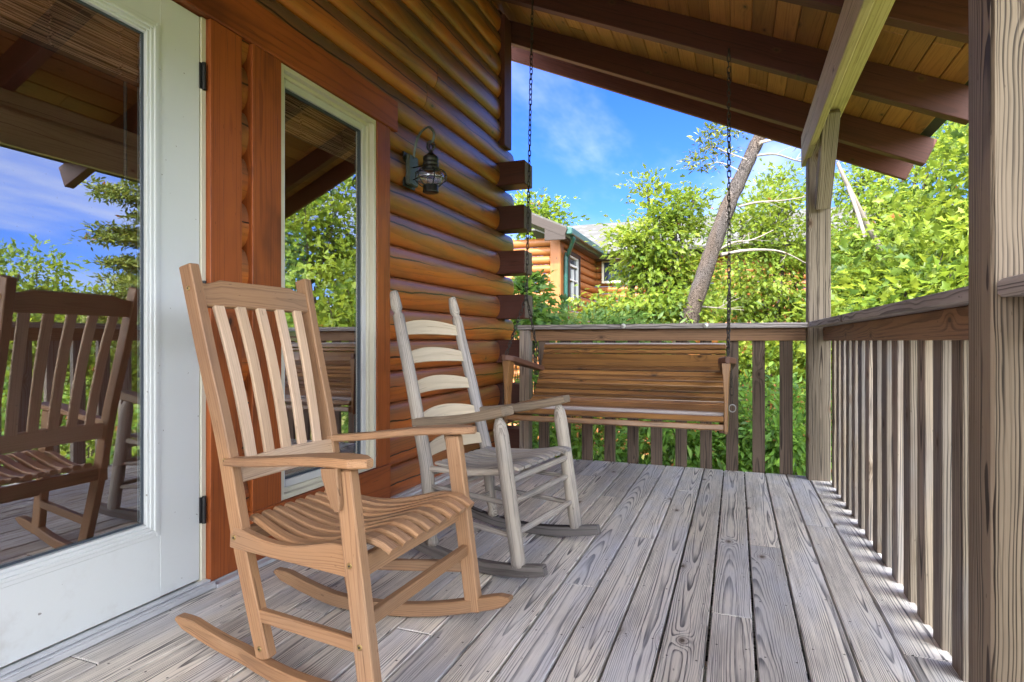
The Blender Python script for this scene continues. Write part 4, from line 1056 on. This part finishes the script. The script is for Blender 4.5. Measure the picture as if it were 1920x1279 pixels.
# leaning pine
pn = thing('leaning_pine', 'leaning grey barked pine trunk with bare dead limbs beyond the railing', 'tree', CP(1222, 900, 7.5)[:2]+(-2.2,))
mb = MB()
tr_ = [CP(1222, 900, 7.5)[:2]+(-2.3,), CP(1250, 760, 7.5), CP(1290, 610, 7.5), CP(1322, 510, 7.6), CP(1358, 405, 7.7), CP(1395, 320, 7.8), CP(1432, 240, 7.9), CP(1470, 150, 8.0), CP(1510, 40, 8.2)]
S = spline(tr_, 14); rs = [.118-.054*i/(len(S)-1)+.004*math.sin(i*.9) for i in range(len(S))]
sweep(mb, S, (0, 1, 0), [[(a*(1+.07*math.sin(j*2.9+i*.35)+random.uniform(-.05, .05)), b_*(1+.07*math.cos(j*2.3+i*.41)+random.uniform(-.05, .05))) for j, (a, b_) in enumerate(circ(r_, 26))] for i, r_ in enumerate(rs)], smooth=True)
build('trunk', mb, M['bark'], pn)
for seq, r0 in (([(1352, 478), (1400, 470), (1450, 470), (1480, 478), (1512, 495)], .030), ([(1385, 388), (1420, 380), (1470, 376), (1520, 368)], .024), ([(1425, 268), (1460, 262), (1500, 272)], .032),
                ([(1420, 292), (1455, 290), (1500, 303), (1530, 300), (1600, 305)], .022), ([(1345, 470), (1375, 455), (1410, 450), (1450, 432)], .022), ([(1310, 575), (1345, 578), (1395, 582)], .018), ([(1400, 300), (1360, 285), (1330, 275), (1300, 300)], .014), ([(1385, 320), (1350, 305), (1320, 310)], .010)):
    mb = MB(); pts = spline([CP(a, b_, 7.62+.08*i) for i, (a, b_) in enumerate(seq)], 5); tube(mb, pts, [r0*.72*(1-.78*i/(len(pts)-1))*random.uniform(.9, 1.12) for i in range(len(pts))], 8)
    for _ in range(5):
        q = pts[random.randint(4, len(pts)-1)]; e = q+V(random.uniform(-.1, .3), random.uniform(-.2, .2), random.uniform(-.12, .22)); limb(mb, q, e, r0*.18, .0015, .14, 5)
    build('dead_limb', mb, M['deadwood'], pn)
def needles(centers, n, size, spread, flat=.4):
    c_ = np.repeat(centers, n, axis=0); o = rng.normal(size=c_.shape)*np.array([spread, spread, spread*flat]); d = o/spread+rng.normal(size=c_.shape)*.6+np.array([0, 0, .2])
    return leaves(c_+o, d, size, 'lance', None, .05)
tw = np.array([CP(a, b_, 7.8) for a, b_ in ((1330, 275), (1312, 290), (1300, 302), (1345, 262), (1320, 262), (1360, 285), (1335, 245), (1380, 250), (1350, 240), (1345, 310), (1312, 312))])
bulk('needles', [needles(tw, 60, .075, .07)], M['needle'], pn)
bt = thing('dead_tree', 'pale broken dead trunk leaning through the oaks right of the far post', 'tree', (1.9, 10.2, -2.2))
mb = MB(); tube(mb, spline([(2.3, 10.4, -2.2), CP(1668, 560, 10.2), CP(1655, 480, 10.0), CP(1625, 420, 9.9), CP(1588, 345, 9.8), CP(1570, 305, 9.8)], 5), [.07-.045*i/25 for i in range(26)], 8); build('trunk', mb, M['deadwood'], bt)
mb = MB(); tube(mb, spline([CP(1590, 350, 9.8), CP(1608, 400, 9.75), CP(1622, 445, 9.7)], 4), .03, 8); build('limb', mb, M['deadwood'], bt)
# trees further round to the right, seen in the glass
def MP(azd, r_, z): a = R(azd); return (-3.89+r_*math.sin(a), r_*math.cos(a), z)
def mblob(azd, r_, z, rx, rz, n): x, y, z = MP(azd, r_, z); return (x, y, z, rx, rx, rz, n)
for lab, leaf, az, r_, bl in (
    ('tall leafy oak mirrored in the tall window glass', 'leafY', 38.5, 12.5, [(36, 12.5, 3.2, 1.1, 1.1, 44), (40, 12, 3.8, 1.0, 1.0, 40), (39, 12, 2.0, 1.8, 1.1, 66), (43.5, 12.5, 2.6, 1.0, 1.3, 40)]),
    ('young oak mirrored low in the tall window beside the railing', 'leafA', 35, 10.5, [(34, 10.5, 1.6, .9, .8, 30), (37, 10, .9, 1.3, .8, 40), (42, 10, .8, 1.3, .7, 40)]),
    ('low yellow green oak mirrored at the hinge side of the door glass', 'leafY', 51, 16, [(50, 16, .9, 1.6, 1.1, 50), (53, 15.5, .4, 1.6, 1.2, 50), (51.5, 17, 2.0, .9, .6, 20)]),
    ('low round oak mirrored in the middle of the door glass', 'leafA', 56, 16, [(56, 16, .7, 1.6, 1.1, 50), (54.5, 15, -.2, 1.6, 1.0, 46), (57.5, 16.5, 1.7, .9, .6, 20)]),
    ('reddish tipped oak mirrored at the left edge of the door glass', 'leafY', 61, 16, [(61, 16, 1.0, 1.5, 1.3, 50), (59, 15, -.1, 1.6, 1.0, 46), (64, 16, 1.4, 1.6, 1.2, 50), (60.5, 16.5, 2.4, .8, .5, 14)])):
    b0 = MP(az, r_, -2.4)
    tree('oak_tree', lab, 'tree', b0, MP(az, r_, .2), [mblob(*q) for q in bl], leaf, 42, .15, .26, .12, group='oaks beyond the railing')
pc = MP(50.6, 12.5, 0); pine = thing('pine_tree', 'pine with layered drooping boughs mirrored in the white door glass', 'tree', (pc[0], pc[1], -2.3))
mb = MB(); S = [V(pc[0]+.05*math.sin(i), pc[1]+.05*math.cos(i*1.3), -2.3+.72*i) for i in range(10)]; tube(mb, S, [.13-.011*i for i in range(10)], 10)
cl2 = []
for i in range(34):
    z = .9+3.0*i/34; a = i*2.4+random.random(); Lb = (2.1-.30*(z-1))*random.uniform(.45, 1.1)
    p0 = V(pc[0], pc[1], z); p1 = p0+V(math.cos(a)*Lb, math.sin(a)*Lb, .12*Lb*random.uniform(-.8, 1.0))
    q = limb(mb, p0, p1, .03, .007, .06, 8)
    for j in range(3, 9):
        for _ in range(4): cl2.append(q[j]+V(random.gauss(0, .16), random.gauss(0, .16), random.gauss(0, .035)))
build('trunk', mb, M['bark'], pine); bulk('needles', [needles(np.array([tuple(c_) for c_ in cl2]), 36, .10, .09, .35)], M['needle'], pine)

# shrubs beyond and below the railing
def shrub(label, pos, blobs, leaf='leafS', kind='lance', size=.10, per=42, spread=.15, group='shrubs below the railing'):
    t = thing('shrub', label, 'shrub', pos, group=group)
    C_, L_ = crown(blobs, per, size, spread, kind, .7)
    mb = MB()
    for i in rng.choice(len(C_), min(22, len(C_)), replace=False):
        limb(mb, (pos[0]+random.uniform(-.1, .1), pos[1]+random.uniform(-.1, .1), pos[2]), C_[i], .014, .004, .06, 5)
    build('stem', mb, M['bark'], t); bulk('foliage', [L_], M[leaf], t)
shrub('leafy shrub rising beside the stacked corner log ends', (-2.35, 6.9, -2), [blob(985, 560, 7.0, 22, 28, 9), blob(975, 540, 7.1, 18, 20, 5), blob(990, 600, 6.8, 30, 20, 9)], 'leafS', 'oak', .12, 34, .12)
shrub('pale green shrub showing just over the railing cap below the neighbouring cabin', (-2.0, 7.4, -2), [blob(1060, 618, 7.4, 60, 22, 24), blob(1150, 618, 7.4, 60, 20, 24), blob(1020, 625, 7.2, 40, 20, 14), blob(1180, 630, 7.2, 80, 25, 26)], 'leafL', 'lance', .10)
shrub('green shrub behind the left balusters under the swing', (-1.8, 6.3, -2), [blob(1010, 830, 6.4, 60, 60, 26), blob(1110, 850, 6.4, 70, 60, 34), blob(1050, 740, 6.8, 90, 60, 34), blob(1190, 780, 7, 60, 60, 26)])
shrub('green shrub behind the middle balusters under the swing', (-.6, 6.2, -2), [blob(1240, 850, 6.2, 70, 60, 34), blob(1300, 760, 6.6, 80, 60, 34), blob(1330, 860, 6.2, 60, 60, 30), blob(1180, 690, 7.4, 90, 40, 24)])
shrub('green shrub behind the balusters next to the far corner post', (.3, 6.0, -2), [blob(1400, 830, 6.2, 60, 60, 34), blob(1470, 850, 6.0, 60, 60, 34), blob(1440, 750, 6.8, 80, 50, 34), blob(1530, 790, 6.2, 50, 70, 24)], 'leafS')
shrub('yellow green shrub further back between the last balusters and post', (.5, 9.5, -2.2), [blob(1430, 670, 9.4, 80, 40, 34), blob(1520, 680, 9.2, 80, 50, 34), blob(1350, 690, 9.4, 60, 40, 22)], 'leafY', 'oak', .11)
SHL = ['low shrub just outside the side railing, first from the far post', 'low yellow shrub just outside the side railing, second from the far post', 'low shrub mirrored low in the tall window beyond the balusters', 'yellow shrub mirrored low at the edge of the tall window', 'green shrub mirrored between the window and door glass',
    'yellow shrub mirrored behind the chair at the hinge side of the door', 'green shrub mirrored behind the chair in the middle of the door glass', 'yellow shrub mirrored low behind the balusters in the door glass', 'green shrub mirrored at the left edge of the door glass']
for i in range(9):
    x = 2.2+1.15*i; y = 6.8-.55*i+random.uniform(-.5, .5)
    shrub(SHL[i], (x, y, -2.1), [(x, y, -.9, 1.1, .9, .75, 34), (x+.5, y+.6, -.3, .9, .9, .6, 22)], 'leafS' if i % 2 else 'leafY', 'oak', .13, 36, .2, 'shrubs beyond the side railing')
# far wooded hillside
pts = []; 
for _ in range(2600):
    a = rng.uniform(-.45, 1.75); d = rng.uniform(20, 46); x = d*math.sin(a); y = d*math.cos(a)
    if x < 6 and y < 24: continue
    if x < 1 and a < .0: continue
    pts.append((x, y, ground_z(x, y)+abs(rng.normal())*1.1+.2))
pts = np.array(pts); c_ = np.repeat(pts, 22, axis=0); o_ = rng.normal(size=c_.shape)*np.array([.7, .7, .45])
L_ = leaves(c_+o_, o_+rng.normal(size=c_.shape)*.5, .42, 'x')
o = bulk('hillside_woods', [L_], M['leafY']); tag(o, 'sunlit yellow green woods covering the far hillside', 'woods', kind='stuff')
